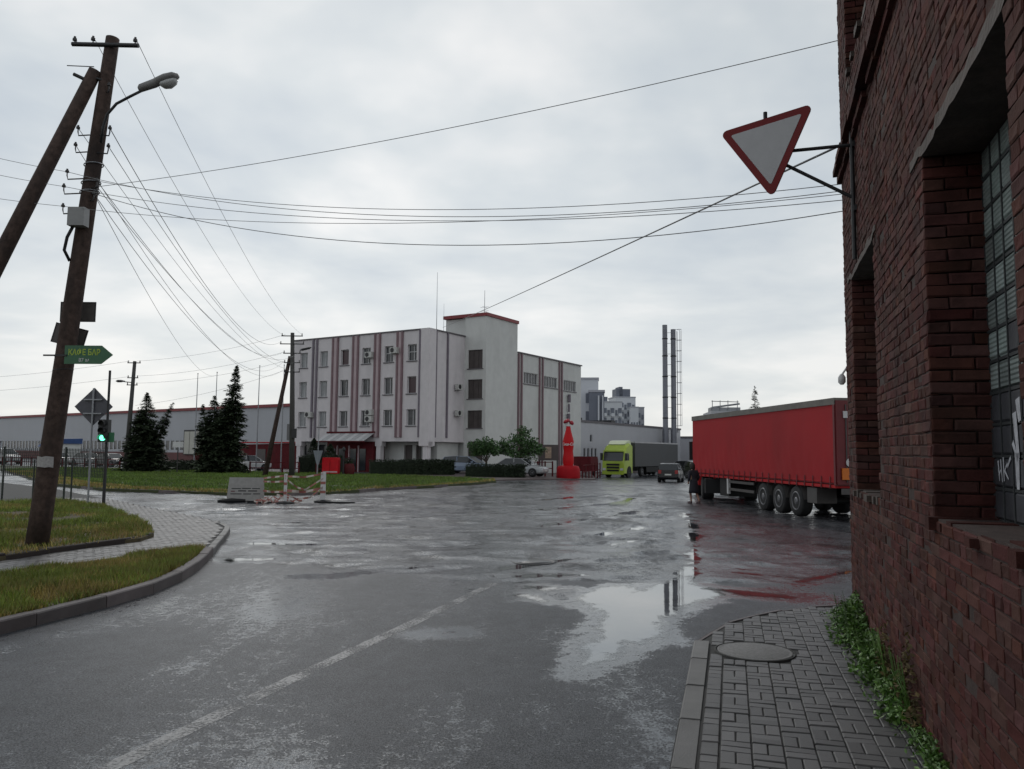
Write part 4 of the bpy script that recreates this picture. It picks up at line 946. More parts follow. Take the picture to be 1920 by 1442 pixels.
# ---------------------------------------------------------------- blocks of flats and a tall white block far behind
m_flat = mat('flats_white', (0.58, 0.60, 0.64), .7, .08, .1); m_flatd = mat('flats_blue_grey', (0.15, 0.165, 0.205), .6, .15, .1); m_flatg = mat('flats_grey', (.40, .41, .45), .7, .1, .1)  # tones lightened: distance haze over the flats is put into their colours
def flats(loc, rz, w, d, h, label, cols, fl=3.0, roofbox=None, base=m_flat, z0=-2):
    f = thing('apartment_block', loc, rz, label, 'building', 'apartment blocks far behind the hall')
    MB().bx(-w/2, w/2, 0, d, z0, h).build('wall', base, f)
    MB().bx(-w/2-.1, w/2+.1, -.1, d+.1, h, h+.35).build('roof', m_flatg, f)
    n_ = int((h-2)/fl)
    for c0, c1, mt in cols:
        if mt == 'bal':
            for k in range(n_):
                bal = MB().bx(c0, c1, -1.0, -.02, k*fl+.9, k*fl+1.9).build('balcony', base, f); MB().bx(c0, c1, -.3, -.021, k*fl+1.9, k*fl+3.5).build('pane', m_flatd, bal)
        elif mt == 'win':
            for k in range(n_):
                w_ = MB().bx(c0, c1, -.12, -.02, k*fl+1.3, k*fl+2.9).build('window', m_flatd, f)
        else: MB().bx(c0, c1, -.5, -.03, .5, h-.6).build('facade_band', mt, f)
    if roofbox:
        for (a, c, e) in roofbox: MB().bx(a, c, 2, d-2, h+.37, h+e).build('roof_house', m_flatd, f)
    return f
flats((37.3, 262, 0), R(8), 6.8, 9, 20.2, 'tallest white block of flats with dark roof house', [(-3.1, -2.4, 'win'), (-2.0, -.8, 'bal'), (-.4, .3, 'win'), (.6, 1.8, 'bal'), (2.2, 3.0, 'win')], roofbox=[(-2.6, 2.2, 3.0), (-1.5, -.4, 3.7)])
flats((42.6, 268, 0), R(-6), 3.6, 9, 17.2, 'grey stepped block of flats right of the tallest one', [(-1.6, -.8, 'win'), (-.5, .5, 'bal'), (.9, 1.6, 'win')], base=m_flatg)
flats((39.3, 256, 0), R(-4), 2.6, 6, 16.6, 'slim pale front wing of the flats', [(-1.1, -.6, 'win'), (-.3, .2, 'win'), (.6, 1.1, 'win')])
flats((30.2, 240, 0), R(6), 6.0, 9, 17.2, 'lower white block of flats with chequered balconies', [(-2.8, -1.8, 'bal'), (-1.5, -.8, 'win'), (-.5, .5, 'bal'), (.9, 1.5, 'win'), (1.8, 2.8, 'bal')], roofbox=[(-2.0, -1.0, 1.8)])
flats((12.7, 133, 0), R(-6), 3.4, 3, 14.2, 'tall pale block directly behind the office wing', [(-.4, .2, 'win'), (.8, 1.4, 'win')], z0=0)
flats((13.8, 130, 0), R(-6), 2.5, 3, 11.9, 'dark blue-grey cube block with white strip', [(.2, .45, m_flat), (.9, 1.1, m_flat)], base=m_flatd, z0=0)
fr = thing('far_roof', (27.8, 104, 0), R(-6), 'grey flat roof with pipes behind the red trailer', 'building')
MB().bx(-1.8, 6, 0, 8, -1, 7.6).build('wall', m_hall, fr)
b = MB(); b.bx(-1.8, 2.0, .5, 3, 7.6, 8.1); b.cyl((-1.6, 1, 8.1), (2, 1, 8.6), .12)
for x in (-1.6, -.6, .4, 1.6): b.cyl((x, .4, 7.6), (x, .4, 9.0), .05, n=5)
b.cyl((-1.7, .4, 8.9), (1.8, .4, 8.8), .05, n=5); b.build('roof_plant', m_steel, fr)
# ---------------------------------------------------------------- trees, hedges
def spruce(loc, h, rad, label, leaders, seed, n=260, base=.0):
    """leaders: list of (dx, dy, top height, lean x, radius factor)"""
    t = thing('spruce_tree', loc, 0, label, 'tree', 'spruces by the warehouse'); r = random.Random(seed); V = []; F = []; T = []
    b = MB()
    for dx, dy, top, lean, rf in leaders:
        b.tube([(dx*.3, dy*.3, 0), (dx*.8+lean*.3, dy, top*.5), (dx+lean, dy, top)], .1, 6, rr=[.16*rf, .1*rf, .015])
        for i in range(int(n*rf*top/h)):
            f = r.random()**.85; z = base+(top-base)*f; ax = dx*min(1, .3+f)+lean*f*f; ay = dy*min(1, .3+f)
            R_ = rad*rf*(1-f)**.85*r.uniform(.6, 1.18)+.04; an = r.uniform(0, 6.283); ca_, sa_ = math.cos(an), math.sin(an); steps = max(3, int(R_/.16))
            for k in range(steps):
                d = R_*(k+1)/steps; dz = -.28*d+.10*d*d/max(R_, .3)
                for q in range(5):
                    tp_ = .3+.7*min(1, (1-f)*2.2); L = r.uniform(.18, .40)*tp_; wd = r.uniform(.06, .12)*tp_; side = r.uniform(-1.3, 1.3); a2 = an+side
                    p = Vector((ax+ca_*d+r.uniform(-.06, .06), ay+sa_*d+r.uniform(-.06, .06), z+dz+r.uniform(-.08, .06)))
                    u = Vector((math.cos(a2), math.sin(a2), r.uniform(-.55, .2)))*L; w = Vector((-math.sin(a2), math.cos(a2), r.uniform(-.5, .5)))*wd
                    o = len(V); V += [p-w, p+w, p+u+w*.2, p+u-w*.2]; F.append((o, o+1, o+2, o+3)); T += [r.random()]*4
    b.build('trunk', m_bark, t)
    link('crown', np_mesh('crown', [tuple(v) for v in V], F, m_needle, np.array(T)), t)
spruce((-30.6, 67, 0), 6.9, 2.1, 'dark spruce with a spike leaning to the right, beside the traffic light', [(-.1, 0, 6.7, .1, 1.0), (.7, 0, 5.9, 1.5, .42), (-.5, .3, 3.8, -.2, .7), (.6, .2, 3.2, .2, .75)], 3, 480)
spruce((-23.9, 65.5, 0), 9.0, 2.0, 'tallest broad dark spruce in front of the warehouse', [(.9, 0, 8.9, .35, .95), (-.4, 0, 6.4, -.1, .95), (-1.2, .2, 5.7, -.3, .55), (.5, .3, 5.0, .2, .95)], 4, 560)
spruce((27.7, 91, -.5), 10.3, 1.6, 'lone spruce top rising behind the red trailer', [(0, 0, 10.3, 0, 1.0)], 5, 150)
def tree(loc, h, blobs, label, seed, n=2600, leaf=.11):
    t = thing('leafy_tree', loc, 0, label, 'tree', 'small trees by the parked cars'); r = np.random.default_rng(seed); pts = []
    b = MB(); b.tube([(0, 0, -.3), (.03, 0, h*.3), (.05, .02, h*.55)], .08, 8, rr=[.11, .09, .07])
    tot = sum(q[3]**2 for q in blobs)
    for (x, y, z, rd) in blobs:
        b.tube([(.04, 0, h*.36), (x*.5, y*.5, (z+h*.4)/2), (x, y, z)], .03, 5, rr=[.055, .035, .012])
        k = int(n*rd**2/tot); d = r.normal(size=(k, 3)); d /= np.linalg.norm(d, axis=1)[:, None]; q = rd*1.15*r.random(k)**.55*(1+.9*fbm(d[:, 0]*2.2+x, d[:, 2]*2.2+z, seed, 3))
        pts.append(np.array((x, y, z))+d*q[:, None]*np.array((1, 1, .75)))
    b.build('trunk', m_bark, t); leaf_cloud('crown', np.concatenate(pts), leaf, m_leaf_tree, seed, t, .25, 1.5)
tree((-2.1, 66.5, 0), 3.2, [(-.8, 0, 2.4, .65), (.2, 0, 2.6, .7), (-.2, .3, 2.0, .55), (.6, 0, 2.1, .5), (-.9, .2, 1.9, .4)], 'small leafy tree with thin trunk above the hedge', 21, 3600, .11)
tree((.5, 67.2, 0), 4.0, [(-1.0, 0, 2.6, .7), (.1, 0, 3.0, .75), (1.1, 0, 2.7, .75), (.5, 0, 3.7, .55), (1.8, 0, 2.2, .55), (-.5, 0, 2.0, .7), (.8, .2, 2.0, .8), (-1.4, 0, 2.1, .5)], 'wider leafy tree overhanging the silver car', 22, 6500, .11)
def hedge(a, c, w, h, label, seed, n=2600, leaf=.1):
    a, c = Vector(a), Vector(c); L = (c-a).length; t = thing('hedge', (a.x, a.y, 0), math.atan2((c-a).y, (c-a).x), label, 'hedge', 'dark clipped hedges'); r = np.random.default_rng(seed)
    x = r.uniform(0, L, n); f = r.integers(0, 3, n); y = np.where(f == 0, r.uniform(-w/2, w/2, n), np.where(f == 1, -w/2, w/2)); z = np.where(f == 0, h, r.uniform(0, h, n))
    P = np.stack([x, y, z], 1)+r.normal(0, .06, (n, 3)); P[:, 2] += .08*fbm(x*1.1, y, seed, 2); MB().bx(.05, L-.05, -w/2+.06, w/2-.06, 0, h-.08).build('core', m_hedge, t)
    leaf_cloud('leaves', P, leaf, m_hedge, seed, t, .2, 1.4)
hedge((-11.6, 65.6), (-4.8, 67.4), 1.1, 1.2, 'long dark clipped hedge in front of the white pillars', 41, 4200)
hedge((-3.6, 63.4), (1.1, 63.0), .9, .95, 'low dark hedge in front of the parked cars', 42, 2600)
hedge((-17.9, 68.5), (-14.2, 67.5), 1.2, 1.5, 'dark hedge behind the far utility pole', 43, 2200)
hedge((-34, 75.5), (-24.5, 70.5), 1.0, .9, 'low dark hedge at the back of the lawn behind the spruces', 44, 2600, .14)
def shrub(loc, h, w, label, seed, n=900):
    t = thing('shrub', loc, 0, label, 'shrub', 'shrubs before the factory'); r = np.random.default_rng(seed); z = h*r.random(n)**.8; a = r.uniform(0, 6.283, n); q = w*(1-z/h)**.6*np.sqrt(r.random(n))
    leaf_cloud('crown', np.stack([q*np.cos(a), q*np.sin(a), z+.05], 1), .12, m_hedge, seed, t, .1, 1.5); MB().cyl((0, 0, 0), (0, 0, h*.7), .05, .02, 6).build('trunk', m_bark, t)
shrub((-17.6, 71.5, 0), 3.0, .9, 'dark round shrub under the office overhang, left one', 51); shrub((-15.9, 70.5, 0), 2.5, 1.0, 'dark round shrub under the office overhang, right one', 52)
for k, (x, y, h) in enumerate([(-28.0, 70.5, 1.0), (-26.6, 70.3, 1.2), (-21.2, 64.0, .7)]): shrub((x, y, 0), h, .5, ['low shrub just right of the left spruce', 'small pointed green shrub by the red round sign', 'low bush at the foot of the tallest spruce'][k], 55+k, 300)
r_ = np.random.default_rng(77); n_ = 5200
xx = r_.uniform(20, 52, n_); zt = 3.6+2.0*fbm(xx*.22, xx*0, 4, 3)+(xx-20)*.0; pts = np.stack([xx, 150+r_.uniform(-3, 3, n_), np.abs(zt)*np.sqrt(r_.random(n_))], 1)
leaf_cloud('treeline', pts, .6, m_hedge, 78, kind='stuff', label='far dark line of trees beyond the factory street')

# ---------------------------------------------------------------- utility poles
m_ins = mat('insulator_dark', (.025, .02, .02), .25, .2, 8)
PB, PT = Vector((-8.92, 15.26, .1)), Vector((-8.17, 15.6, 10.3))
def pz(z): return PB.lerp(PT, (z-PB.z)/(PT.z-PB.z))
up = thing('utility_pole', PB, 0, 'tall leaning brown utility pole on the grass corner', 'utility pole', 'utility poles')
rel = lambda p: Vector(p)-PB
b = MB(); zs_ = np.linspace(.0, 10.3, 12); b.tube([rel(pz(z)) for z in zs_], .2, 14, rr=[.205-.075*(z/10.3) for z in zs_]); b.build('shaft', m_pole, up)
b = MB(); b.cyl(rel((-8.93, 15.5, 10.12)), rel((-7.55, 15.42, 10.06)), .045, n=6); b.build('crossarm', m_dark, up)
def pin(p, lean=(0, 0, .16), r=.045):
    p = rel(p); q = p+Vector(lean); b = MB(); b.cyl(p, p+Vector(lean)*.5, .012, n=5); b.cyl(p+Vector(lean)*.45, p+Vector(lean)*.75, r, r*.9, 8); b.cyl(p+Vector(lean)*.75, q, r*.55, r*.5, 8); b.build('insulator', m_ins, up)
for p in ((-8.88, 15.5, 10.12), (-8.5, 15.48, 10.12), (-7.62, 15.42, 10.07)): pin(p)
INS = {}
for k, (dx, z) in enumerate([(-.3, 8.2), (.3, 8.2), (-.3, 7.85), (.32, 7.83), (-.38, 7.3), (-.4, 7.0), (.2, 7.12), (.22, 7.0), (.18, 6.86), (-.36, 6.6), (.16, 9.1)]):
    c = pz(z); b = MB(); b.tube([rel(c+Vector((math.copysign(.1, dx), -.12, 0))), rel(c+Vector((dx, -.16, -.03))), rel(c+Vector((dx*1.05, -.16, .05)))], .014, 5); b.build('hook', m_dark, up)
    pin(c+Vector((dx*1.05, -.16, .05)), (0, 0, .13), .038); INS[k] = c+Vector((dx*1.05, -.16, .12))
for z in (7.62, 7.25, 7.06, 3.78, 3.5): MB().tube([rel(pz(z)+Vector(((.175)*math.cos(a), .175*math.sin(a), .02*math.cos(a)))) for a in np.linspace(0, 6.283, 17)], .012, 4).build('band', m_steel if z > 5 else m_dark, up)
c = rel(pz(6.48)); b = MB(); b.bx(c.x-.16, c.x+.16, c.y-.36, c.y-.16, c.z-.19, c.z+.17); b.build('junction_box', mat('box_grey', (.27, .27, .27), .5, .12, 6), up)
MB().tube([c+Vector((-.1, -.25, -.19)), c+Vector((-.2, -.25, -.4)), c+Vector((-.26, -.22, -.65)), c+Vector((-.18, -.15, -.85))], .03, 6).build('cable', m_black, up)
MB().tube([rel(Vector((-8.42, 15.48, 9.55))), rel(Vector((-9.82, 15.05, 5.6))), rel(Vector((-11.75, 14.4, .0)))], .16, 12, rr=[.125, .15, .185]).build('strut', m_pole, up)
b = MB(); b.cyl(rel((-8.43, 15.44, 9.62)), rel((-8.95, 15.4, 9.62)), .01, n=4); b.cyl(rel((-8.5, 15.4, 9.3)), rel((-8.78, 15.35, 9.42)), .035, n=6); b.cyl(rel(pz(9.35))+Vector((0, -.1, 0)), rel((-8.5, 15.4, 9.4)), .03, n=6); b.build('bolt', m_dark, up)
# street lamp on the pole
sl_ = thing('street_lamp', (-8.12, 15.3, 8.35), 0, 'old street lamp on a curved arm of the leaning pole', 'street lamp')
MB().tube([(-.02, .0, -.35), (.02, -.02, -.05), (.1, -.05, .2), (.28, -.06, .42), (.55, -.08, .56), (.8, -.1, .68)], .028, 8).build('arm', m_dark, sl_)
LM = Matrix.Translation((.76, -.1, .66)) @ Matrix.Rotation(R(-19), 4, 'Y')
m_lamp = mat('lamp_grey', (.20, .195, .19), .5, .2, 8)
b = MB(); b.loft([[(x, w*math.cos(a), z+hh*math.sin(a)) for a in np.linspace(0, 6.283, 11)[:-1]] for x, w, hh, z in ((-.02, .05, .045, .05), (.02, .075, .08, .06), (.32, .085, .09, .07), (.36, .10, .085, .08), (.55, .145, .085, .085), (.72, .13, .075, .08), (.80, .05, .04, .07))], M=LM, smooth=True); b.build('head', m_lamp, sl_)
b = MB(); b.loft([[(x, w*math.cos(a), -.005-hh*max(0, -math.sin(a))+.03*max(0, math.sin(a))) for a in np.linspace(0, 6.283, 13)[:-1]] for x, w, hh in ((.40, .05, .02), (.46, .11, .09), (.58, .125, .125), (.70, .1, .08), (.75, .04, .02))], M=LM, smooth=True); b.build('lens', mat('lamp_lens', (.42, .43, .42), .15, .08, 5), sl_)
# plates and signs on the pole
def plate(cx, cy, cz, w, h, roll, label, mt, yaw=0):
    t = thing('metal_plate', (cx, cy, cz), yaw, label, 'sign plate'); Mr = Matrix.Rotation(roll, 4, 'Y')
    MB().bx(-w/2, w/2, -.008, .008, -h/2, h/2, M=Mr).build('plate', mt, t)
    b = MB()
    for s in (-1, 1): b.bx(-w/2, w/2, -.014, -.0085, s*h/2-.02, s*h/2+.0, M=Mr) if s > 0 else b.bx(-w/2, w/2, -.014, -.0085, s*h/2, s*h/2+.02, M=Mr); b.bx(s*w/2-.01-.01*(s > 0)+(.01 if s < 0 else 0), s*w/2+.01-.01*(s > 0)+(.01 if s < 0 else 0), -.015, -.0086, -h/2, h/2, M=Mr)
    b.build('rim', m_dark, t)
m_platew = mat('plate_weathered', (.10, .09, .085), .6, .25, 7, dirt=.5)
plate(-8.63, 15.72, 4.70, .70, .40, 0, 'upper dark rectangular plate behind the leaning pole', m_platew)
plate(-8.75, 15.68, 4.21, .66, .40, R(14), 'lower tilted dark plate behind the leaning pole', m_platew)
ar = thing('cafe_sign', (-8.4, 15.0, 3.76), R(-2), 'green arrow sign with yellow lettering on the leaning pole', 'sign')
m_green = mat('sign_green', (.03, .125, .055), .4, .15, 6); m_yel = mat('sign_yellow_green', (.36, .48, .05), .5, .2, 8)
MB().prism([(-.05, -.175), (.66, -.175), (.88, 0), (.66, .175), (-.05, .175)], 0, .015, 'xz').build('board', m_green, ar)
def text(s, size, M, mt, parent, name='lettering', ext=.0015, sx=1.0, bold=0.0):
    cu = bpy.data.curves.new('txt', 'FONT'); cu.body = s; cu.size = size; cu.extrude = ext; cu.align_x = 'CENTER'; cu.align_y = 'CENTER'; cu.offset = bold
    o = bpy.data.objects.new('txt', cu); COL.objects.link(o); bpy.context.view_layer.update()
    me = bpy.data.meshes.new_from_object(o.evaluated_get(bpy.context.evaluated_depsgraph_get())); bpy.data.objects.remove(o)
    me.transform(M @ Matrix.Rotation(R(90), 4, 'X') @ Matrix.Diagonal((sx, 1, 1, 1))); me.materials.clear(); me.materials.append(mt)
    return link(name, me, parent)
text('КАФЕ БАР', .155, Matrix.Translation((.33, -.003, .04)), m_yel, ar, sx=.80, bold=.003)
text('87 м', .10, Matrix.Translation((.33, -.003, -.105)), m_white, ar)
MB().bx(-.45, -.0, -.02, -.005, -.03, .0).build('clamp', m_dark, ar)
nt = thing('paper_notice', (-8.78, 15.08, 1.74), R(0), 'torn white paper notice pasted on the leaning pole', 'notice')
V = [];
for i in range(7):
    a = R(-160+i*20); V += [(.20*math.cos(a)-.0, .20*math.sin(a)+.2, -.1+random.uniform(-.01, .01)), (.20*math.cos(a), .20*math.sin(a)+.2, .1+random.uniform(-.01, .01))]
V2 = [(x*1.02, (y-.2)*1.02+.2, z) for x, y, z in V]
b = MB(); b.add(V2+V, [(i*2, i*2+2, i*2+3, i*2+1) for i in range(6)]+[(14+i*2, 14+i*2+1, 14+i*2+3, 14+i*2+2) for i in range(6)]); b.build('sheet', mat('paper', (.36, .35, .35), .8, .25, 25), nt)

def far_pole(loc, h, lean, label, strut=None, arms=(), lamp=None):
    t = thing('utility_pole', loc, 0, label, 'utility pole', 'utility poles'); b = MB(); b.tube([(0, 0, -.3), (lean*.5, 0, h*.5), (lean, 0, h)], .2, 10, rr=[.21, .18, .14]); b.build('shaft', m_pole_far, t)
    for z, w in arms:
        x = lean*z/h; MB().cyl((x-w/2, -.1, z), (x+w/2, -.1, z), .04, n=5).build('crossarm', m_dark, t)
        for q in (-w/2+.06, w/2-.06): MB().cyl((x+q, -.1, z), (x+q, -.1, z+.2), .045, .035, 6).build('insulator', m_ins, t)
    if strut: MB().tube([(strut[0], strut[1], -.2), (strut[2], strut[3], strut[4])], .18, 10, rr=[.19, .13]).build('strut', m_pole, t)
    return t
p2 = far_pole((-16.15, 59.3, 0), 10.75, -.3, 'dark utility pole with strut in front of the office corner', (-2.2, .5, -.45, .1, 9.0), [(10.5, 1.6), (9.9, 1.8), (9.2, 1.3), (8.5, 1.2), (7.8, 1.2)])
MB().bx(-.05, .28, -.3, -.1, 2.9, 3.6).build('junction_box', m_dark, p2); MB().loft([[(x, .12*math.cos(a)*w, z+.1*math.sin(a)*w) for a in np.linspace(0, 6.283, 9)[:-1]] for x, w, z in ((.3, .3, 9.45), (.5, 1, 9.5), (1.0, .9, 9.62), (1.15, .3, 9.66))], smooth=True).build('flood_lamp', m_dark, p2)
p3 = far_pole((-31.9, 66.5, 0), 9.3, .35, 'thin utility pole with lamp behind the left spruce', None, [(9.15, 1.1), (7.9, .9), (7.3, .9)])
MB().tube([(.3, -.1, 7.5), (-.3, -.2, 7.55), (-.8, -.2, 7.62)], .04, 5).build('lamp_arm', m_dark, p3); MB().loft([[(x, .12*math.cos(a)*w, 7.62+.09*math.sin(a)*w) for a in np.linspace(0, 6.283, 9)[:-1]] for x, w in ((-.4, .4), (-.7, 1.2), (-1.0, 1.2), (-1.15, .3))], smooth=True).build('lamp_head', m_dark, p3)
# flag poles
fl0 = None
for k, (x, y, h, l_) in enumerate([(-29.6, 75, 9.05, 'leftmost bare flag pole beside the tallest spruce'), (-27.8, 75, 9.2, 'bare flag pole rising behind the tallest spruce'), (-23.8, 75, 9.85, 'bare flag pole right of the tallest spruce'), (-21.5, 75, 9.95, 'bare flag pole next to the far utility pole')]):
    f = thing('flag_pole', (x, y, 0), 0, l_, 'flag pole', 'bare flag poles'); MB().cyl((0, 0, 0), (.02, 0, h), .07, .03, 8).build('shaft', m_steel if k else m_steel, f); MB().lathe([(.02, 0), (.07, .05), (.02, .1)], 8, (.02, 0, h)).build('finial', m_dark, f)

# ---------------------------------------------------------------- overhead wires
def wire(a, c, sag, label, r=.012, group='overhead wires', name='overhead_wire'):
    a, c = Vector(a), Vector(c); P = []
    for i in range(33):
        t = i/32; p = a.lerp(c, t); p.z -= sag*4*t*(1-t); P.append(p)
    b = MB(); b.tube(P, r*.54, 5); b.build(name, m_wire, label=label, cat='wire', group=group)
SWX = lambda k: WC-WN*k                        # along the hidden side wall
def sw(k, z): p = WC-WN*k+WD*(-.03); return (p.x, p.y, z)
pA = INS[7]
wire(pA, sw(.7, 7.35), .2, 'highest long wire from the leaning pole to the top of the brick building', .011)
wire(INS[6], sw(.8, 5.42), .5, 'uppermost of the sagging wires crossing to the brick building', .010)
wire(INS[4], sw(.9, 5.35), .66, 'second of the sagging wires crossing to the brick building', .010)
wire(INS[5], sw(.7, 5.20), .5, 'third of the sagging wires crossing to the brick building', .010)
wire(INS[8], sw(.9, 5.14), .8, 'lowest sagging wire crossing to the brick building', .012)
tp = wv(-1.0, 3.4, 13.9)
wire(tp, sw(.15, 5.95), .08, 'thick dark cable from the office roof to the brick corner', .03)
P2 = lambda dx, z: (-16.35+dx, 59.2, z)
wire((-8.5, 15.48, 10.27), P2(-.8, 10.6), 1.0, 'wire from the left end of the top crossarm to the far pole', .012)
wire((-7.62, 15.42, 10.22), P2(.6, 10.65), .9, 'wire from the right end of the top crossarm to the far pole', .012)
wire(INS[1], P2(-.9, 10.05), 1.6, 'dark cable from under the lamp to the far pole', .016)
for k, (i, dx, z, sg, l_) in enumerate([(6, -.6, 9.35, 1.5, 'topmost of the fan of wires down to the far pole'), (7, .5, 9.3, 1.7, 'second of the fan of wires down to the far pole'), (8, -.6, 8.65, 1.9, 'third of the fan of wires down to the far pole'), (3, .5, 8.6, 1.5, 'fourth of the fan of wires down to the far pole')]):
    wire(INS[i], P2(dx, z), sg, l_, .013)
wire(INS[2], P2(-.7, 7.95), 2.0, 'fifth and lowest of the fan of wires down to the far pole', .012)
wire(INS[0], P2(.4, 7.95), 1.3, 'thin wire from the left hook under the lamp to the far pole', .011)
wire(INS[9], sw(1.1, 5.3), .42, 'thin straight wire above the sagging bundle', .009)
wire(INS[8], (-27.8, 75, 9.0), 1.2, 'thin wire from the leaning pole towards the flag poles', .012)
for k, (i, z, l_) in enumerate([(4, 7.9, 'upper wire leaving the frame left of the strut'), (5, 7.5, 'middle wire leaving the frame left of the strut'), (9, 6.75, 'lower wire leaving the frame left of the strut')]):
    wire(INS[i], (-14.5, 13.2, z+.9), .25, l_, .009)
P3 = (-31.6, 66.4)
for k, (z2, z3, l_) in enumerate([(10.6, 9.3, 'top wire between the two far poles'), (9.3, 8.05, 'middle wire between the two far poles'), (8.6, 7.45, 'lower wire between the two far poles'), (7.9, 5.6, 'lowest wire between the two far poles')]):
    wire(P2(-.6, z2), (P3[0]+.3, P3[1], z3), .35, l_, .016)
wire((P3[0]-.3, P3[1], 9.3), (-75, 78, 9.0), 1.2, 'wire running off left from the thin pole', .018)
wire((P3[0]-.3, P3[1], 8.0), (-75, 77, 7.6), 1.1, 'lower wire running off left from the thin pole', .018)

# ---------------------------------------------------------------- traffic light, diamond sign, fence at the left corner
tl = thing('traffic_light', (-13.38, 26.5, .09), 0, 'traffic light showing green on a slim pole', 'traffic light')
MB().cyl((0, 0, -.1), (.0, 0, 4.5), .045, .04, 10).build('pole', m_dark, tl)
b = MB(); b.bx(-.16, .16, -.26, -.05, 2.12, 2.86); hd = b.build('head', m_dark, tl)
for k, (z, mt) in enumerate([(2.72, m_black), (2.49, m_black), (2.26, mat('green_signal', (.1, .6, .35), .3, .05, 5, emit=((.12, 1.0, .5), 4.0)))]):
    MB().cyl((-.0, -.285, z), (-.0, -.262, z), .092, n=16).build('lens', mt, hd)
    b = MB(); b.add([(.105*math.cos(a), y, z+.105*math.sin(a)) for y in (-.262, -.42) for a in np.linspace(-.35, math.pi+.35, 11)], [(i, i+1, 12+i, 11+i) for i in range(10)]); b.build('visor', m_dark, hd)
MB().bx(.17, .34, -.2, -.17, 2.12, 2.44).build('glow_shield', mat('green_glow_colour', (.02, .14, .06), .5, .1, 5), tl)  # shield at the signal's side; the green glow on it is put into its colour
ds = thing('diamond_sign', (-13.85, 26.4, .09), 0, 'grey back of a diamond road sign on a thin post', 'sign')
MB().cyl((0, .03, -.1), (0, .03, 3.9), .032, n=10).build('post', m_steel, ds)
MB().prism([(0, 2.66), (.635, 3.29), (0, 3.92), (-.635, 3.29)], 0.075, .09, 'xz').build('plate', mat('sign_back_dark', (.075, .075, .09), .5, .15, 6), ds)
MB().bx(-.3, .3, -.005, .07, 3.5, 3.54).bx(-.3, .3, -.005, .07, 3.04, 3.08).build('clamp', m_steel, ds)
fe = thing('mesh_fence', (0, 0, .09), 0, 'dark wire mesh guard fence along the left corner', 'fence')
FP = [(-24, 29.0), (-20.2, 28.6), (-17.6, 28.2), (-16.4, 27.3), (-14.95, 27.7), (-13.45, 26.65)]
FP = [(-23.5, 27.6), (-20.4, 27.7), (-17.6, 27.9), (-15.3, 27.6), (-13.5, 26.8)]
m_fence = mat('fence_dark_green', (.022, .03, .026), .5, .15, 6)
for x, y in FP: MB().cyl((x, y, -.1), (x, y, 1.95), .035, n=8).build('post', m_fence, fe)
for x, y in ((-16.45, 27.75), (-15.0, 27.5)): MB().cyl((x, y, -.1), (x, y, 1.5), .03, n=8).build('post', m_fence, fe)
for i in range(len(FP)-1):
    a, c = Vector(FP[i]), Vector(FP[i+1]); k = int((c-a).length/.075); b = MB()
    for j in range(1, k): p = a.lerp(c, j/k); b.cyl((p.x, p.y, .95), (p.x, p.y, 1.9), .012, n=4, caps=False)
    for z in np.arange(.95, 1.95, .1): b.cyl((a.x, a.y, z), (c.x, c.y, z), .0075, n=4, caps=False)
    b.build('mesh_panel', m_fence, fe)
# ---------------------------------------------------------------- vehicles
m_tyre = mat('tyre', (.014, .014, .015), .8, .2, 12); m_rim = mat('rim_grey', (.15, .15, .16), .4, .2, 8, metal=.4); m_under = mat('underbody', (.012, .012, .013), .7, .2, 5)
m_headl = mat('headlight', (.55, .56, .58), .15, .05, 5); m_taill = mat('tail_light', (.28, .02, .02), .2, .1, 5); m_platew2 = mat('number_plate', (.55, .55, .52), .4, .05, 5)
m_orange = mat('orange_plate', (.62, .16, .015), .5, .1, 5); m_carglass = mat('car_glass', (.015, .017, .02), .06, .2, 1, spec=.7)
def wheel(parent, x, y, r, w, out, rim=None):
    s = 1 if out > 0 else -1
    b = MB(); b.lathe([(r*.60, -w/2), (r*.93, -w/2), (r, -w*.36), (r, w*.36), (r*.93, w/2), (r*.60, w/2)], 24, M=Matrix.Translation((x, y, r)) @ Matrix.Rotation(R(90), 4, 'X')); t = b.build('wheel', m_tyre, parent)
    Mx = Matrix.Translation((x, y+s*w*.40, r)) @ Matrix.Rotation(R(-90*s), 4, 'X')
    MB().lathe([(r*.62, -.03), (r*.62, .045), (r*.54, .05), (r*.5, -.01), (r*.30, -.02), (r*.26, .035), (r*.1, .05)], 18, M=Mx).build('rim', rim or m_rim, t)
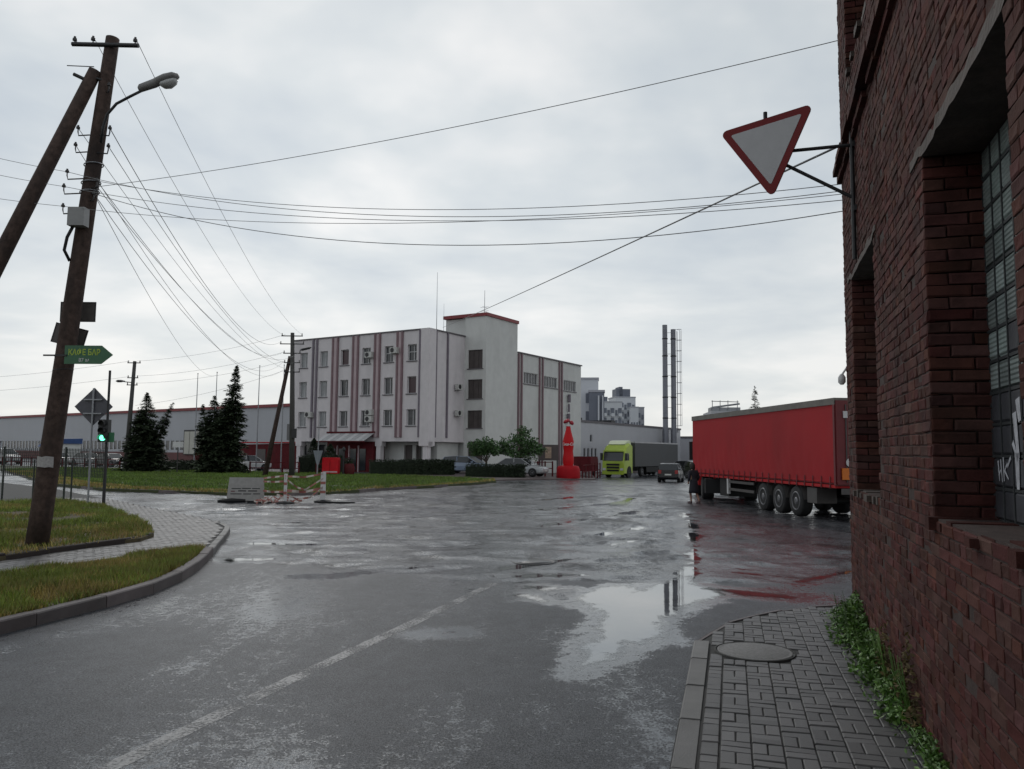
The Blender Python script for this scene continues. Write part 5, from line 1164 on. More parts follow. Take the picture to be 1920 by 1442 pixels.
def car(loc, rz, label, col, L=4.3, W=1.74, H=1.46, style='sedan', rough=.25):
    t = thing('parked_car', loc, rz, label, 'car', 'cars'); mb = mat('car_paint', col, rough, .06, 2, spec=.6); s = L/4.3; hw = W/2
    low = [(-2.15, .42, .72, .86), (-2.1, .30, .88, .95), (-1.75, .22, .95, 1.0), (-1.2, .2, .96, 1.0), (.3, .2, .94, 1.0), (1.0, .2, .92, 1.0), (1.35, .2, .88, .99), (1.9, .24, .78, .95), (2.1, .32, .68, .85), (2.15, .4, .6, .78)]
    if style != 'sedan': low[0] = (-2.12, .4, .92, .9); low[1] = (-2.08, .3, .98, .96)
    k = H/1.46
    secs = []
    for x, zb, zt, f in low:
        w = hw*f; zb *= k; zt *= k; zm = (zb+zt)/2
        secs.append([(x*s, -w*.86, zb), (x*s, -w, zb+.1), (x*s, -w, zm+.06), (x*s, -w*.95, zt-.03), (x*s, -w*.82, zt), (x*s, w*.82, zt), (x*s, w*.95, zt-.03), (x*s, w, zm+.06), (x*s, w, zb+.1), (x*s, w*.86, zb)])
    MB().loft(secs).build('body', mb, t)
    if style == 'sedan': g = [(-1.72, -.95), (-1.0, -.62), (.42, .15), (1.12, .98)]; bx_ = [(-1.75, .93), (-1.05, 1.44), (-.2, 1.46), (.4, 1.42), (1.15, .92)]
    else: bx_ = [(-2.06, .95), (-1.85, 1.40), (-1.0, 1.47), (.35, 1.43), (1.2, .92)]
    base_z = .90*k; poly = [(x*s, z*k) for x, z in bx_]
    def half(z): return hw*(.93-.16*(z-base_z)/(H-base_z))
    def gh(grow, x_in, zb, zt_cut):
        V = []
        for sgn in (-1, 1):
            for x, z in poly: V.append((x*x_in, sgn*(half(z)+grow), min(z, zt_cut)))
        n_ = len(poly); return V, [tuple(range(n_))[::-1], tuple(range(n_, 2*n_))]+[(i, (i+1) % n_, n_+(i+1) % n_, n_+i) for i in range(n_)]
    V, F = gh(0, 1, base_z, 9); MB().add(V, F).build('glasshouse', m_carglass, t)
    b = MB(); n_ = len(poly)
    rp = poly[1:-1]
    b.loft([[(x, -half(z)*1.01, z-.05), (x, -half(z)*.96, z+.012), (x, half(z)*.96, z+.012), (x, half(z)*1.01, z-.05)] for x, z in rp]); b.build('roof', mb, t)
    b = MB()
    for sgn in (-1, 1):
        for (x0, z0), (x1, z1) in ((poly[0], poly[1]), (poly[-1], poly[-2])): b.tube([(x0, sgn*half(z0)*1.0, z0), (x1, sgn*half(z1)*1.0, z1-.02)], .035, 4)
        xm = (poly[1][0]*.45+poly[-2][0]*.55); b.bx(xm-.04, xm+.04, sgn*half(1.2)-.02, sgn*half(1.2)+.02, base_z, H-.05)
    b.build('pillar', mb, t)
    rw = .30*k
    for x in (-1.32*s, 1.36*s):
        for sg in (-1, 1):
            MB().cyl((x, sg*(hw-.22), rw+.03), (x, sg*(hw+.004), rw+.03), rw+.065, n=18).build('wheel_arch', m_under, t); wheel(t, x, sg*(hw-.07), rw, .2, sg)
    for sg in (-1, 1):
        MB().bx(2.02*s, 2.13*s, sg*hw*.62-.16, sg*hw*.62+.16, .58*k, .72*k).build('headlight', m_headl, t)
        MB().bx(-2.15*s, -2.04*s, sg*hw*.76-.12, sg*hw*.76+.12, .68*k, .95*k if style != 'sedan' else .84*k).build('tail_light', m_taill, t)
        MB().bx(.78*s, .92*s, sg*(hw+.1)-.08, sg*(hw+.1)+.08, .93*k, 1.06*k).build('mirror', mb, t)
    MB().bx(-2.165*s, -2.14*s, -.26, .26, .55*k, .66*k).build('number_plate', m_platew2, t); MB().bx(2.15*s, 2.17*s, -.26, .26, .42*k, .52*k).build('number_plate', m_platew2, t)
    return t
car((-24.9, 76.5, 0), R(35), 'small white car parked behind the red railings', (.55, .55, .55), 3.8, 1.68, 1.5, 'hatch')
car((-3.9, 71.4, .1), R(-22), 'pale blue estate car half hidden behind the hedge', (.22, .27, .36), 4.5, 1.75, 1.5, 'hatch')
car((.75, 66.2, .06), R(-24), 'silver saloon car under the leafy tree', (.36, .37, .38), 4.5, 1.76, 1.45, 'sedan', .2)
car((13.15, 66.2, float(slope(13, 66))), R(72), 'black hatchback driving away past the lime green truck', (.008, .008, .01), 4.0, 1.74, 1.52, 'hatch')
car((18.2, 84.5, -.5), R(120), 'dark car half hidden between the black hatchback and red trailer', (.02, .022, .026), 4.6, 1.85, 1.75, 'hatch')
car((-63, 100, 0), R(-30), 'pale van-like car left of the leaning pole, far behind the fence', (.34, .34, .35), 4.6, 1.8, 1.9, 'hatch')
car((-55.2, 98, 0), R(-34), 'white car just right of the leaning pole, far behind the fence', (.5, .5, .5), 4.2, 1.72, 1.48, 'sedan')
car((-49.5, 94, 0), R(-30), 'silver car near the traffic light, far behind the lawn', (.3, .31, .32), 4.3, 1.74, 1.48, 'sedan')

car((-44.8, 90, 0), R(-32), 'dark car between the traffic light and the left spruce', (.03, .03, .034), 4.4, 1.75, 1.48, 'sedan')
car((-67.5, 104, 0), R(-30), 'dark car at the far left edge behind the fence', (.03, .032, .04), 4.4, 1.75, 1.5, 'hatch')
# ---- red curtain-side trailer with tractor
TR = (9.58, 23.68); TA = math.atan2(.995, -.099)
rt = thing('red_trailer', (TR[0], TR[1], 0), TA, 'long red curtain-side trailer parked behind the brick corner', 'trailer')
m_curt = mat('red_curtain', (0.36, 0.022, 0.027), .6, .07, .9, .12, 8, dirt=.35, dcol=(.2, .025, .027), spec=.15); m_rail = mat('trailer_rail_grey', (.075, .07, .068), .6, .25, 2); m_roofrail = mat('trailer_roof_rail', (.15, .14, .125), .6, .25, 2); m_reddark = mat('red_rear', (.14, .014, .018), .5, .15, 2)
b = MB(); nxp, nzp = 90, 16; Lc = 13.05; V = []; F = []
for i in range(nxp+1):
    for j in range(nzp+1):
        x = .12+(Lc-.12)*i/nxp; f = j/nzp; z = 1.17+(3.52-1.17)*f
        y = .0+.03*float(fbm(x*.9, z*.35, 55, 4))*math.sin(math.pi*min(1, f*1.05+.05))+.012*math.sin(x*11.4+1.5*math.sin(z*2))*(1-f)**2
        V.append((x, y, z))
for i in range(nxp):
    for j in range(nzp): a = i*(nzp+1)+j; F.append((a, a+nzp+1, a+nzp+2, a+1))
b.add(V, F, smooth=True); cu_ = b.build('curtain', m_curt, rt)
MB().bx(.1, Lc, -2.5, -.03, 1.14, 3.5).build('load_body', m_reddark, rt)
MB().bx(.0, Lc+.05, -2.52, .03, 3.5, 3.7).build('roof_rail', m_roofrail, rt)
b = MB(); b.bx(0, .10, -2.5, .035, 1.1, 3.5); b.bx(-.06, 0, -2.48, .0, 1.14, 3.62); b.build('rear_frame', m_reddark, rt)
MB().bx(-.09, -.061, -1.22, -1.17, 1.2, 3.5).bx(-.09, -.061, -.3, -.27, 1.2, 3.5).bx(-.09, -.061, -2.0, -1.97, 1.2, 3.5).build('lock_bar', m_rail, rt)
pl = MB().bx(-.12, -.075, -.62, -.12, 1.28, 1.62).build('warning_plate', m_orange, rt); MB().cyl((-.12, -.38, 1.78), (-.08, -.38, 1.78), .13, n=16).build('speed_disc', m_white, rt)
MB().bx(-.1, -.07, -.33, -.2, 3.1, 3.3).build('marker', m_white, rt); MB().bx(-.12, -.06, -2.3, -.1, .85, 1.02).build('bumper', m_rail, rt)
MB().bx(.05, Lc, -2.48, .02, 1.03, 1.12).build('side_rail', m_red, rt)
bk = MB().bx(-.022, .022, .008, .022, 1.0, 1.36).bx(-.035, .035, .022, .034, 1.04, 1.12).mesh('strap', m_reddark)
for k in range(24): link('strap', bk, rt, loc=(.35+k*.55, .012, 0))
hw_ = MB().bx(-.24, .24, .006, .010, 1.16, 1.185).mesh('strap_hem', m_red)
MB().bx(.15, Lc, .012, .018, 1.2, 1.23).build('curtain_hem', m_red, rt)
MB().bx(.4, 12.6, -1.6, -.9, .72, 1.05).build('chassis', m_under, rt)
for x in (2.74, 4.05, 5.36):
    for y in (-.2, -2.28): wheel(rt, x, y, .5, .36, 1 if y > -1 else -1)
    b = MB(); b.add([(x+.60*math.cos(a), y, .5+.60*math.sin(a)) for y in (.0, -.42) for a in np.linspace(.12, math.pi-.12, 13)], [(i, i+1, 14+i, 13+i) for i in range(12)], smooth=True); b.build('mudguard', m_rail, rt)
    MB().cyl((x, -2.3, .5), (x, -.2, .5), .09, n=8).build('axle', m_under, rt)
for z in (.56, .86): MB().bx(6.2, 8.7, -.06, -.02, z, z+.1).build('side_guard', m_rail, rt)
MB().bx(8.72, 8.86, -.1, -.0, .42, 1.03).build('stanchion', m_white, rt); MB().bx(8.9, 9.9, -1.2, -.1, .3, 1.0).build('landing_gear', m_under, rt)
MB().bx(1.35, 2.0, -.7, -.05, .5, .98).build('tool_box', m_rail, rt); MB().bx(10.6, 11.3, -.25, -.1, .42, .62).build('orange_reflector', m_orange, rt)
tk = thing('red_tractor_unit', (0, 0, 0), 0, 'red tractor unit hidden in front of the red trailer, only its edge showing', 'truck')
tk.matrix_basis = Matrix.Translation((TR[0], TR[1], 0)) @ Matrix.Rotation(TA, 4, 'Z') @ Matrix.Translation((11.9, -1.25, 0)) @ Matrix.Rotation(R(-15), 4, 'Z') @ Matrix.Translation((-11.9, 1.25, 0))
MB().bx(10.3, 15.6, -1.7, -.8, .5, .85).build('tractor_frame', m_under, tk); MB().bx(10.2, 10.55, -2.3, -.1, .35, .95).build('tail_lamp_bar', m_under, tk)
for x, ys2 in ((11.9, (-.32, -2.16)), (15.5, (-.2, -2.28))):
    for y in ys2: wheel(tk, x, y, .5, .5 if x < 13 else .34, 1 if y > -1 else -1)
b = MB(); b.loft([[(x, -2.48+e, .55), (x, -.02-e, .55), (x, -.02-e, zt-.2), (x, -.2-e, zt), (x, -2.3+e, zt), (x, -2.48+e, zt-.2)] for x, zt, e in ((13.7, 3.55, .02), (14.4, 3.6, 0), (15.5, 3.4, 0), (16.0, 2.9, .03), (16.15, 1.6, .05), (16.18, .6, .08))]); b.build('cab', m_red, tk)
MB().bx(14.9, 15.8, -.02, .0, 1.75, 2.6).build('side_window', m_carglass, tk); MB().bx(15.6, 15.9, .02, .24, 1.7, 2.6).build('mirror', m_black, tk); MB().bx(16.0, 16.2, -2.2, -.3, 1.7, 2.6).build('windscreen', m_carglass, tk)

# ---- lime green truck with dark grey trailer; local x forward, y left (our right side)
phi = R(31); gf = Vector((9.5, 84.0)); fw = Vector((-math.sin(phi), -math.cos(phi))); rt_ = Vector((math.cos(phi), -math.sin(phi)))
gc = gf+rt_*1.23
gt = thing('green_truck', (gc.x, gc.y, -.5), math.atan2(fw.y, fw.x), 'lime green truck cab with dark grey trailer parked by the hall', 'truck')
m_lime = mat('lime_paint', (.36, .47, .055), .35, .08, 1.5); m_gcurt = mat('grey_curtain', (.065, .068, .072), .6, .12, .8, dirt=.2)
secs = []
for x, zt, e in ((-2.3, 3.45, .02), (-1.6, 3.62, .0), (-.75, 3.3, .0), (-.28, 2.75, .0), (-.1, 2.0, .01), (0, 1.6, .02), (.02, .9, .03)): secs.append([(x, -1.23+e, .42), (x, 1.23-e, .42), (x, 1.23-e, zt-.22), (x, 1.02-e, zt), (x, -1.02+e, zt), (x, -1.23+e, zt-.22)])
MB().loft(secs).build('cab', m_lime, gt)
MB().loft([[(x, -w, 3.4), (x, w, 3.4), (x, w*.92, z), (x, -w*.92, z)] for x, w, z in ((-2.2, 1.1, 3.85), (-1.5, 1.1, 3.78), (-.9, .95, 3.45))]).build('wind_deflector', mat('pale_lime', (.46, .52, .32), .35, .08, 2), gt)
b = MB(); b.loft([[(x0, -1.08, z), (x0, 1.08, z), (x1, 1.08, z), (x1, -1.08, z)] for z, x0, x1 in ((1.72, .03, -.05), (2.0, -.03, -.1), (2.62, -.17, -.3))]); b.build('windscreen', m_carglass, gt)
MB().bx(-.45, .05, -1.12, 1.12, 2.66, 2.78).build('sun_visor', m_lime, gt)
for z0, z1, w in ((1.22, 1.42, .72), (.92, 1.12, .7), (.62, .8, .66)): MB().bx(.03, .07, -w, w, z0, z1).build('grille', m_black, gt)
MB().bx(.02, .1, -1.18, 1.18, .3, .56).build('bumper', m_lime, gt)
for s in (-1, 1):
    MB().bx(.03, .08, s*.98-.16, s*.98+.16, .72, .95).build('headlight', m_headl, gt); MB().bx(-.35, -.1, s*1.4-.1, s*1.4+.1, 1.75, 2.5).build('mirror', m_dark, gt)
    MB().bx(-1.35, -.45, s*1.235-.006, s*1.235+.006, 1.75, 2.5).build('side_window', m_carglass, gt)
    for x, r in ((-1.35, .5), (-5.0, .5), (-11.6, .5), (-12.9, .5), (-14.2, .5)): wheel(gt, x, s*1.06, r, .32, s)
    MB().cyl((-1.35, s*1.0, .55), (-1.35, s*1.236, .55), .62, n=18).build('wheel_arch', m_under, gt)
MB().bx(-16.3, -2.9, -1.27, 1.27, 1.1, 3.6).build('trailer_curtain', m_gcurt, gt); MB().bx(-16.35, -2.85, -1.29, 1.29, 3.6, 3.75).build('trailer_roof', mat('trailer_roof_pale', (.42, .42, .43), .5, .1, 1), gt)
MB().bx(-16, -2.4, -.6, .6, .6, 1.09).build('chassis', m_under, gt); MB().bx(-10.6, -6.2, 1.15, 1.22, .45, 1.05).build('side_guard', m_under, gt)

# ---------------------------------------------------------------- giant advertising bottle
bz = .1+float(slope(4.7, 67))
bo = thing('giant_bottle', (4.75, 67, bz), 0, 'giant red advertising bottle with crumpled cap on a round red base', 'advertising bottle')
MB().lathe([(.98, 0), (1.0, .1), (.98, .75), (.85, 1.0), (.5, 1.06)], 28).build('base', mat('base_red', (.36, .008, .014), .6, .12, 2, spec=.15), bo)
prof = [(.40, 1.0), (.45, 1.25), (.46, 1.6), (.42, 2.0), (.40, 2.25), (.43, 2.5), (.47, 2.8), (.46, 3.05), (.40, 3.35), (.30, 3.7), (.22, 4.0), (.18, 4.25), (.17, 4.32)]
MB().lathe(prof, 28).build('body', mat('bottle_red', (.50, .008, .012), .45, .1, 2, spec=.2), bo)
MB().lathe([(.19, 4.32), (.2, 4.4), (.14, 4.5), (.12, 4.58)], 18).build('neck_ring', m_white, bo)
b = MB(); b.lathe([(.1, 0), (.27, .03), (.30, .16), (.22, .27), (.05, .3)], 12, M=Matrix.Translation((-.08, -.02, 4.62)) @ Matrix.Rotation(R(-28), 4, 'Y')); b.lathe([(.08, 0), (.2, .04), (.22, .2), (.1, .3)], 10, M=Matrix.Translation((.17, 0, 4.5)) @ Matrix.Rotation(R(40), 4, 'Y')); b.build('cap', mat('cap_red', (.33, .016, .028), .4, .2, 4), bo)
# white script wrapped round the label
cu = bpy.data.curves.new('txt', 'FONT'); cu.body = 'Coca-Cola'; cu.size = .34; cu.extrude = .004; cu.align_x = 'CENTER'; cu.align_y = 'CENTER'; cu.shear = .3; cu.offset = .006
o_ = bpy.data.objects.new('txt', cu); COL.objects.link(o_); bpy.context.view_layer.update()
me = bpy.data.meshes.new_from_object(o_.evaluated_get(bpy.context.evaluated_depsgraph_get())); bpy.data.objects.remove(o_)
for v in me.vertices:
    x, y, z = v.co; a = -math.pi/2+x/.46*.85; rr_ = .478+z; v.co = (rr_*math.cos(a), rr_*math.sin(a), 2.82+y)
me.materials.clear(); me.materials.append(m_white); link('lettering', me, bo)
def small_box(name, loc, rz, parts, label, cat, group=None):
    t = thing(name, loc, rz, label, cat, group)
    for nm, x0, x1, y0, y1, z0, z1, mt in parts: MB().bx(x0, x1, y0, y1, z0, z1).build(nm, mt, t)
    return t
# kiosk clutter by the bottle
def railing(a, c, h, label, mt, step=1.6, z=.05):
    a, c = Vector(a), Vector(c); L = (c-a).length; t = thing('railing', (a.x, a.y, z), math.atan2((c-a).y, (c-a).x), label, 'railing', 'red railings'); n_ = max(1, round(L/step))
    for i in range(n_+1): MB().bx(i*L/n_-.05, i*L/n_+.05, -.05, .05, -.3, h).build('post', mt, t)
    for zz in (h*.45, h*.9): MB().bx(0, L, -.03, .03, zz, zz+.07).build('rail', mt, t)
railing((-58, 88.5), (-33, 72.5), 1.0, 'long dull red railing along the back of the lawn', m_red_dark, 2.0)
railing((-21.6, 66.5), (-17.3, 65.5), 1.0, 'dull red railing left of the far utility pole', m_red_dark)
railing((-16.0, 66.0), (-14.2, 66.5), .9, 'short dull red railing below the dark hedge', m_red_dark)
railing((6.2, 70.0), (9.0, 81.5), 1.3, 'dull red railing right of the giant bottle', m_red_dark, 1.9, -.3)
railing((1.6, 68.5), (3.6, 70.2), 1.2, 'thin dark red railing left of the giant bottle', m_red_dark, 1.0)
dp = thing('red_display', (-14.1, 63.0, .1), R(-8), 'bright red two-panel display stand on the lawn edge', 'display stand')
for x in (-.64, .02): MB().loft([[(x+.04*q, -.3, z), (x+.62-.04*q, -.3, z), (x+.62-.04*q, .25, z), (x+.04*q, .25, z)] for z, q in ((.12, .4), (.3, 0), (1.2, 0), (1.36, 1))]).build('panel', mat('display_red', (.55, .012, .02), .5, .15, 3, spec=.2), dp)
for x in (-.55, .58): MB().bx(x-.03, x+.03, -.05, .02, -.1, .15).build('foot', m_dark, dp)
MB().bx(-.58, .6, -.31, -.301, .2, .3).build('pale_strip', m_pink, dp)
rb = thing('red_barrel', (-12.75, 63.3, .1), 0, 'round dark red planter beside the red display stand', 'planter'); MB().lathe([(.3, 0), (.42, .2), (.45, .55), (.36, .85), (.3, .9)], 18).build('tub', m_red_dark, rb); leaf_cloud('plant', np.random.default_rng(5).normal(0, .2, (160, 3))+np.array((0, 0, 1.0)), .12, m_hedge, 6, rb)
lt_ = thing('lamp_post', (-13.15, 63.0, .1), 0, 'dark slim post between the red display and the planter', 'post'); MB().cyl((0, 0, -.2), (0, 0, 1.9), .09, .06, 8).build('shaft', m_dark, lt_); MB().lathe([(.12, 0), (.16, .1), (.05, .3)], 10, (0, 0, 1.9)).build('cap', m_dark, lt_)
cs = thing('thin_post', (-15.0, 62.2, .1), 0, 'thin grey post beside the far hedge', 'post'); MB().cyl((0, 0, -.2), (.05, 0, 3.6), .06, .03, 8).build('shaft', m_steel, cs); MB().prism([(-.35, 1.9), (.4, 1.9), (.1, .8), (-.05, .8)], -.04, .0, 'xz').build('plate', mat('plate_blue_grey', (.2, .22, .25), .5, .1, 4), cs)
rsg = thing('red_round_sign', (-25.6, 66.5, .1), 0, 'dark red round board on a post between the spruces', 'sign'); MB().cyl((0, 0, -.2), (0, 0, 1.1), .05, n=6).build('post', m_dark, rsg); MB().cyl((0, -.08, 1.45), (0, -.02, 1.45), .58, n=24).build('disc', m_red_dark, rsg)
wsg = thing('white_board', (-27.2, 65.5, .1), R(4), 'plain white board on a post right of the left spruce', 'sign'); MB().cyl((0, 0, -.2), (0, 0, 2.2), .05, n=6).build('post', m_pole_far, wsg); MB().bx(-.42, .44, -.06, -.02, 2.05, 2.5).build('board', m_white, wsg)
kx = thing('blue_kiosk', (-60.5, 106, 0), R(-36), 'small kiosk with blue awning left of the leaning pole', 'kiosk'); MB().bx(-2.2, 2.2, 0, 2.5, 0, 2.6).build('wall', m_tower, kx); MB().prism([(-.9, 2.2), (0, 3.2), (2.6, 3.3), (2.6, 2.6), (0, 2.6)], -2.4, 2.4, 'yz').build('awning', mat('awning_blue', (.03, .07, .2), .6, .2, 2), kx); MB().bx(-1.5, 1.5, -.04, -.005, 1.0, 2.0).build('window', m_glass, kx)
rv = thing('red_van', (7.4, 79.5, -.25), R(70), 'dull red delivery trailer behind the railing right of the bottle', 'trailer'); MB().loft([[(x, -.85, .45), (x, .85, .45), (x, .85, zt), (x, -.85, zt)] for x, zt in ((-1.5, 1.9), (1.2, 1.9), (1.5, 1.6))]).build('body', m_red_dark, rv)
for s in (-.8, .8): wheel(rv, 0, s, .3, .18, s)
bn = thing('notice_board', (3.3, 71.5, 0), R(10), 'brown framed notice board left of the giant bottle', 'notice board'); MB().bx(-.9, .9, -.05, .05, 1.3, 2.7).build('board', m_brown, bn); MB().bx(-.3, .25, -.07, -.051, 1.5, 2.5).build('poster', mat('poster_pale', (.36, .27, .2), .6, .35, 6), bn)
for x in (-.8, .8): MB().bx(x-.05, x+.05, -.04, .04, -.2, 1.3).build('leg', m_dark, bn)

# ---------------------------------------------------------------- roadwork barrier on the crossing
br = thing('barrier_board', (-10.15, 30.85, 0), R(3), 'white roadwork board with dark printed lines standing on the crossing', 'barrier')
MB().add([(-.72, 0, .06), (.70, 0, .06), (.64, .10, .94), (-.66, .10, .94), (-.72, .04, .06), (.70, .04, .06), (.64, .14, .94), (-.66, .14, .94)], [(0, 1, 2, 3), (7, 6, 5, 4), (0, 4, 5, 1), (1, 5, 6, 2), (2, 6, 7, 3), (3, 7, 4, 0)]).build('board', mat('board_grey_white', (.32, .31, .30), .6, .15, 5, dirt=.35, dcol=(.18, .16, .14)), br)
def bl(x0, x1, z, mt, h=.035):
    y = .0+.10*(z-.06)/.88-.004; MB().add([(x0, y, z), (x1, y, z), (x1, y+h*.11, z+h), (x0, y+h*.11, z+h)], [(0, 1, 2, 3)]).build('printed_line', mt, br)
m_pr = mat('print_red', (.12, .02, .03), .6, .1, 8)
bl(-.55, -.2, .50, m_dark); bl(-.16, .18, .51, m_dark); bl(.22, .52, .505, m_dark); bl(-.57, -.42, .40, m_pr); bl(-.3, 0, .41, m_dark, .045); bl(.08, .42, .41, m_dark, .045); bl(-.58, -.16, .30, m_dark); bl(-.1, .2, .30, m_dark); bl(.28, .54, .305, m_dark)
MB().tube([(-1.0, -.15, .05), (-.5, -.05, .07), (.0, 0, .06)], .07, 8, rr=[.05, .09, .06]).build('sandbag', m_black, br); MB().tube([(-.6, .1, .05), (0, .12, .07), (.6, .1, .05)], .06, 6).build('foot', m_black, br)
m_tr = mat('tape_red', (.33, .12, .10), .5, .15, 6); m_tw = mat('tape_white', (.50, .44, .40), .5, .1, 6)
def bpost(x, y, h, w, label):
    t = thing('barrier_post', (x, y, 0), R(4), label, 'barrier post', 'roadwork barrier posts'); MB().lathe([(.33, 0), (.34, .05), (.2, .09), (.1, .1)], 16).build('base', m_black, t); MB().bx(-w/2, w/2, -.04, .04, .09, h).build('post', m_white, t)
    for z in (.35, .7): MB().bx(-w/2-.004, w/2+.004, -.046, -.041, z, z+.1).build('band', m_tr, t)
bpost(-8.45, 30.2, 1.12, .11, 'narrow white barrier post next to the roadwork board'); bpost(-7.3, 31.3, 1.15, .19, 'wider white barrier post at the free end of the tapes')
def tape(P, label, w=.07):
    P = [Vector(p) for p in P]; L = []
    for i in range(len(P)-1):
        for j in range(8): L.append(P[i].lerp(P[i+1], j/8))
    L.append(P[-1]); b = MB()
    for i in range(len(L)-1):
        tw = .5*math.sin(i*.7); o1 = Vector((0, math.sin(tw)*w/2, math.cos(tw)*w/2)); tw2 = .5*math.sin((i+1)*.7); o2 = Vector((0, math.sin(tw2)*w/2, math.cos(tw2)*w/2))
        b.add([L[i]-o1, L[i+1]-o2, L[i+1]+o2, L[i]+o1], [(0, 1, 2, 3)], (i//3) % 2)
    b.build('barrier_tape', [m_tr, m_tw], label=label, cat='barrier tape', group='red and white barrier tapes')
A_, B_, Lb = (-8.45, 30.15), (-7.3, 31.25), (-9.5, 30.9)
tape([(A_[0], A_[1], 1.03), (-7.9, 30.7, .98), (B_[0], B_[1], 1.1)], 'top tape between the two barrier posts'); tape([(A_[0], A_[1], .95), (-8.1, 30.4, .62), (-7.85, 30.7, .5), (B_[0], B_[1], .92)], 'tape drooping in a V between the posts')
tape([(A_[0], A_[1], .5), (-7.9, 30.7, .42), (B_[0], B_[1], .55)], 'middle tape between the posts', .1); tape([(A_[0], A_[1], .38), (-8.1, 30.5, .16), (-7.7, 30.9, .2), (B_[0], B_[1], .6)], 'lowest slack tape between the posts')
tape([(Lb[0], Lb[1], .92), (-9.0, 30.5, .98), (A_[0], A_[1], 1.05)], 'upper tape from the board to the post'); tape([(Lb[0], Lb[1], .8), (-9.0, 30.5, .8), (A_[0], A_[1], .84)], 'second tape from the board to the post'); tape([(Lb[0], Lb[1], .45), (-9.0, 30.5, .42), (A_[0], A_[1], .45)], 'third tape from the board to the post')
pt = MB(); r = random.Random(3)
for k in range(26):
    p = Vector((-9.0+r.uniform(-.5, .45), 30.35+r.uniform(-.2, .2), .03)); q = [p]
    for j in range(5): q.append(q[-1]+Vector((r.uniform(-.2, .25), r.uniform(-.12, .12), r.uniform(-.04, .12)*(1 if j < 3 else -1.2)))); q[-1].z = max(.02, min(q[-1].z, .34-.3*abs(q[-1].x+8.8)))
    for j in range(5):
        o1 = Vector((0, .01, .03)); pt.add([q[j]-o1, q[j+1]-o1, q[j+1]+o1, q[j]+o1], [(0, 1, 2, 3)], (j+k) % 2)
pt.build('tape_pile', [m_tr, m_tw], label='tangled heap of barrier tape on the road beside the board', cat='barrier tape')
rubber = thing('rubber_base', (-9.35, 30.3, 0), 0, 'flat black rubber base lying under the tangled tape', 'barrier base'); MB().prism([(-.5, -.12), (-.1, -.2), (.35, -.1), (.45, .12), (-.2, .2)], .0, .06, 'xy').build('slab', m_black, rubber)
rubber = thing('rubber_base', (-6.5, 31.0, 0), R(-8), 'flat black rubber base right of the wider barrier post', 'barrier base'); MB().prism([(-.6, -.12), (.0, -.16), (.55, -.03), (.3, .14), (-.5, .16)], .0, .05, 'xy').build('slab', m_black, rubber)

# ---------------------------------------------------------------- person by the trailer
pe = thing('person', (7.42, 32.7, -.005), R(25), 'person in dark coat and skirt walking beside the red trailer', 'person')
m_skin = mat('skin', (.30, .17, .125), .6, .08, 8); m_cloth = mat('dark_coat', (.016, .016, .024), .8, .25, 8); m_hair = mat('dark_hair', (.02, .014, .011), .6, .2, 20); m_shoe = mat('dark_shoe', (.06, .03, .035), .5, .15, 8)
def skin_mesh(name, J, E_, mt, parent):
    me = bpy.data.meshes.new(name); me.from_pydata([j[0] for j in J], E_, []); o = link(name, me, parent); me.materials.append(mt)
    sm = o.modifiers.new('skin', 'SKIN'); sm.use_smooth_shade = True
    for i, j in enumerate(J): sv = me.skin_vertices[0].data[i]; sv.radius = j[1] if isinstance(j[1], tuple) else (j[1], j[1]); sv.use_root = (i == 0)
    ss = o.modifiers.new('sub', 'SUBSURF'); ss.levels = 1; ss.render_levels = 2; return o
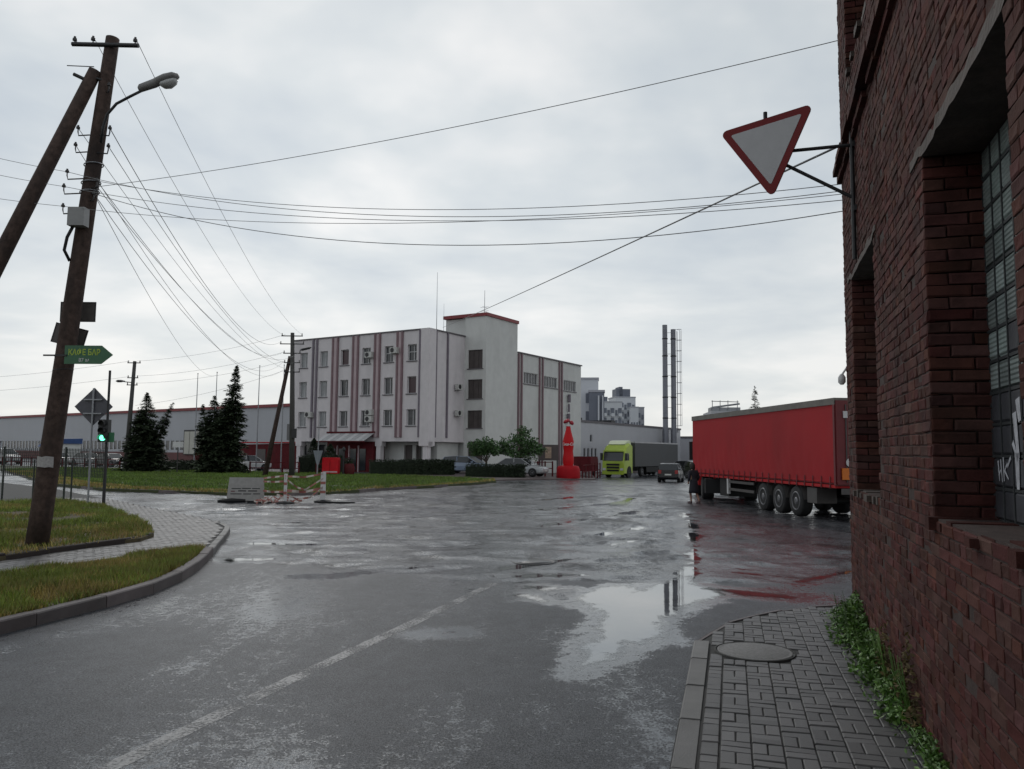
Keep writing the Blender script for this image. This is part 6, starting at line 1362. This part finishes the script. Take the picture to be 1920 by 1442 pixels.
# local +y = walking direction (away from us)
J = [((0, 0, .86), (.135, .11)), ((0, .01, 1.05), (.125, .1)), ((0, .03, 1.24), (.15, .11)), ((0, .06, 1.36), (.06, .055)), ((0, .10, 1.44), (.055, .055)), ((0, .115, 1.53), (.085, .095)), ((0, .12, 1.60), (.06, .07)),
     ((-.17, .04, 1.28), .055), ((-.24, -.03, 1.05), .042), ((-.20, .08, .86), .033), ((-.19, .12, .78), (.03, .04)),
     ((.17, .04, 1.28), .055), ((.23, -.02, 1.05), .042), ((.20, .10, .88), .033), ((.19, .14, .80), (.03, .04)),
     ((-.085, .02, .8), .085), ((-.09, .12, .45), .055), ((-.09, .06, .09), .036), ((-.09, .17, .03), (.04, .03)),
     ((.085, -.02, .8), .085), ((.09, -.03, .45), .055), ((.095, -.22, .12), .036), ((.095, -.13, .03), (.04, .03))]
E_ = [(0, 1), (1, 2), (2, 3), (3, 4), (4, 5), (5, 6), (2, 7), (7, 8), (8, 9), (9, 10), (2, 11), (11, 12), (12, 13), (13, 14), (0, 15), (15, 16), (16, 17), (17, 18), (0, 19), (19, 20), (20, 21), (21, 22)]
skin_mesh('body', J, E_, m_skin, pe)
Jc = [((0, .0, .84), (.165, .135)), ((0, .01, 1.05), (.15, .125)), ((0, .03, 1.25), (.175, .13)), ((0, .05, 1.34), (.085, .08)), ((-.18, .04, 1.28), .075), ((-.25, -.03, 1.05), .06), ((-.205, .07, .88), .05), ((.18, .04, 1.28), .075), ((.24, -.02, 1.05), .06), ((.205, .09, .9), .05)]
skin_mesh('coat', Jc, [(0, 1), (1, 2), (2, 3), (2, 4), (4, 5), (5, 6), (2, 7), (7, 8), (8, 9)], m_cloth, pe)
MB().loft([[(rx*math.cos(a), oy+ry*math.sin(a), z) for a in np.linspace(0, 6.283, 17)[:-1]] for z, rx, ry, oy in ((.42, .21, .20, .02), (.55, .2, .19, .01), (.75, .185, .16, 0), (.92, .16, .135, 0), (1.0, .15, .12, .01))], smooth=True).build('skirt', m_cloth, pe)
MB().loft([[(rx*math.cos(a), oy+ry*math.sin(a), z) for a in np.linspace(0, 6.283, 13)[:-1]] for z, rx, ry, oy in ((1.34, .05, .04, .03), (1.40, .095, .075, .05), (1.50, .11, .11, .085), (1.59, .10, .115, .10), (1.65, .06, .08, .11))], smooth=True).build('hair', m_hair, pe)
MB().lathe([(.01, -.02), (.02, 0), (.008, .03)], 6, (0, .225, 1.52)).build('nose', m_skin, pe)
for s, y in ((-.09, .14), (.095, -.16)): MB().loft([[(s-w, y+d, z), (s+w, y+d, z), (s+w*.8, y+d, z+h), (s-w*.8, y+d, z+h)] for d, w, z, h in ((-.1, .035, .0, .1), (0, .045, .0, .09), (.13, .03, 0, .05))]).build('shoe', m_shoe, pe)
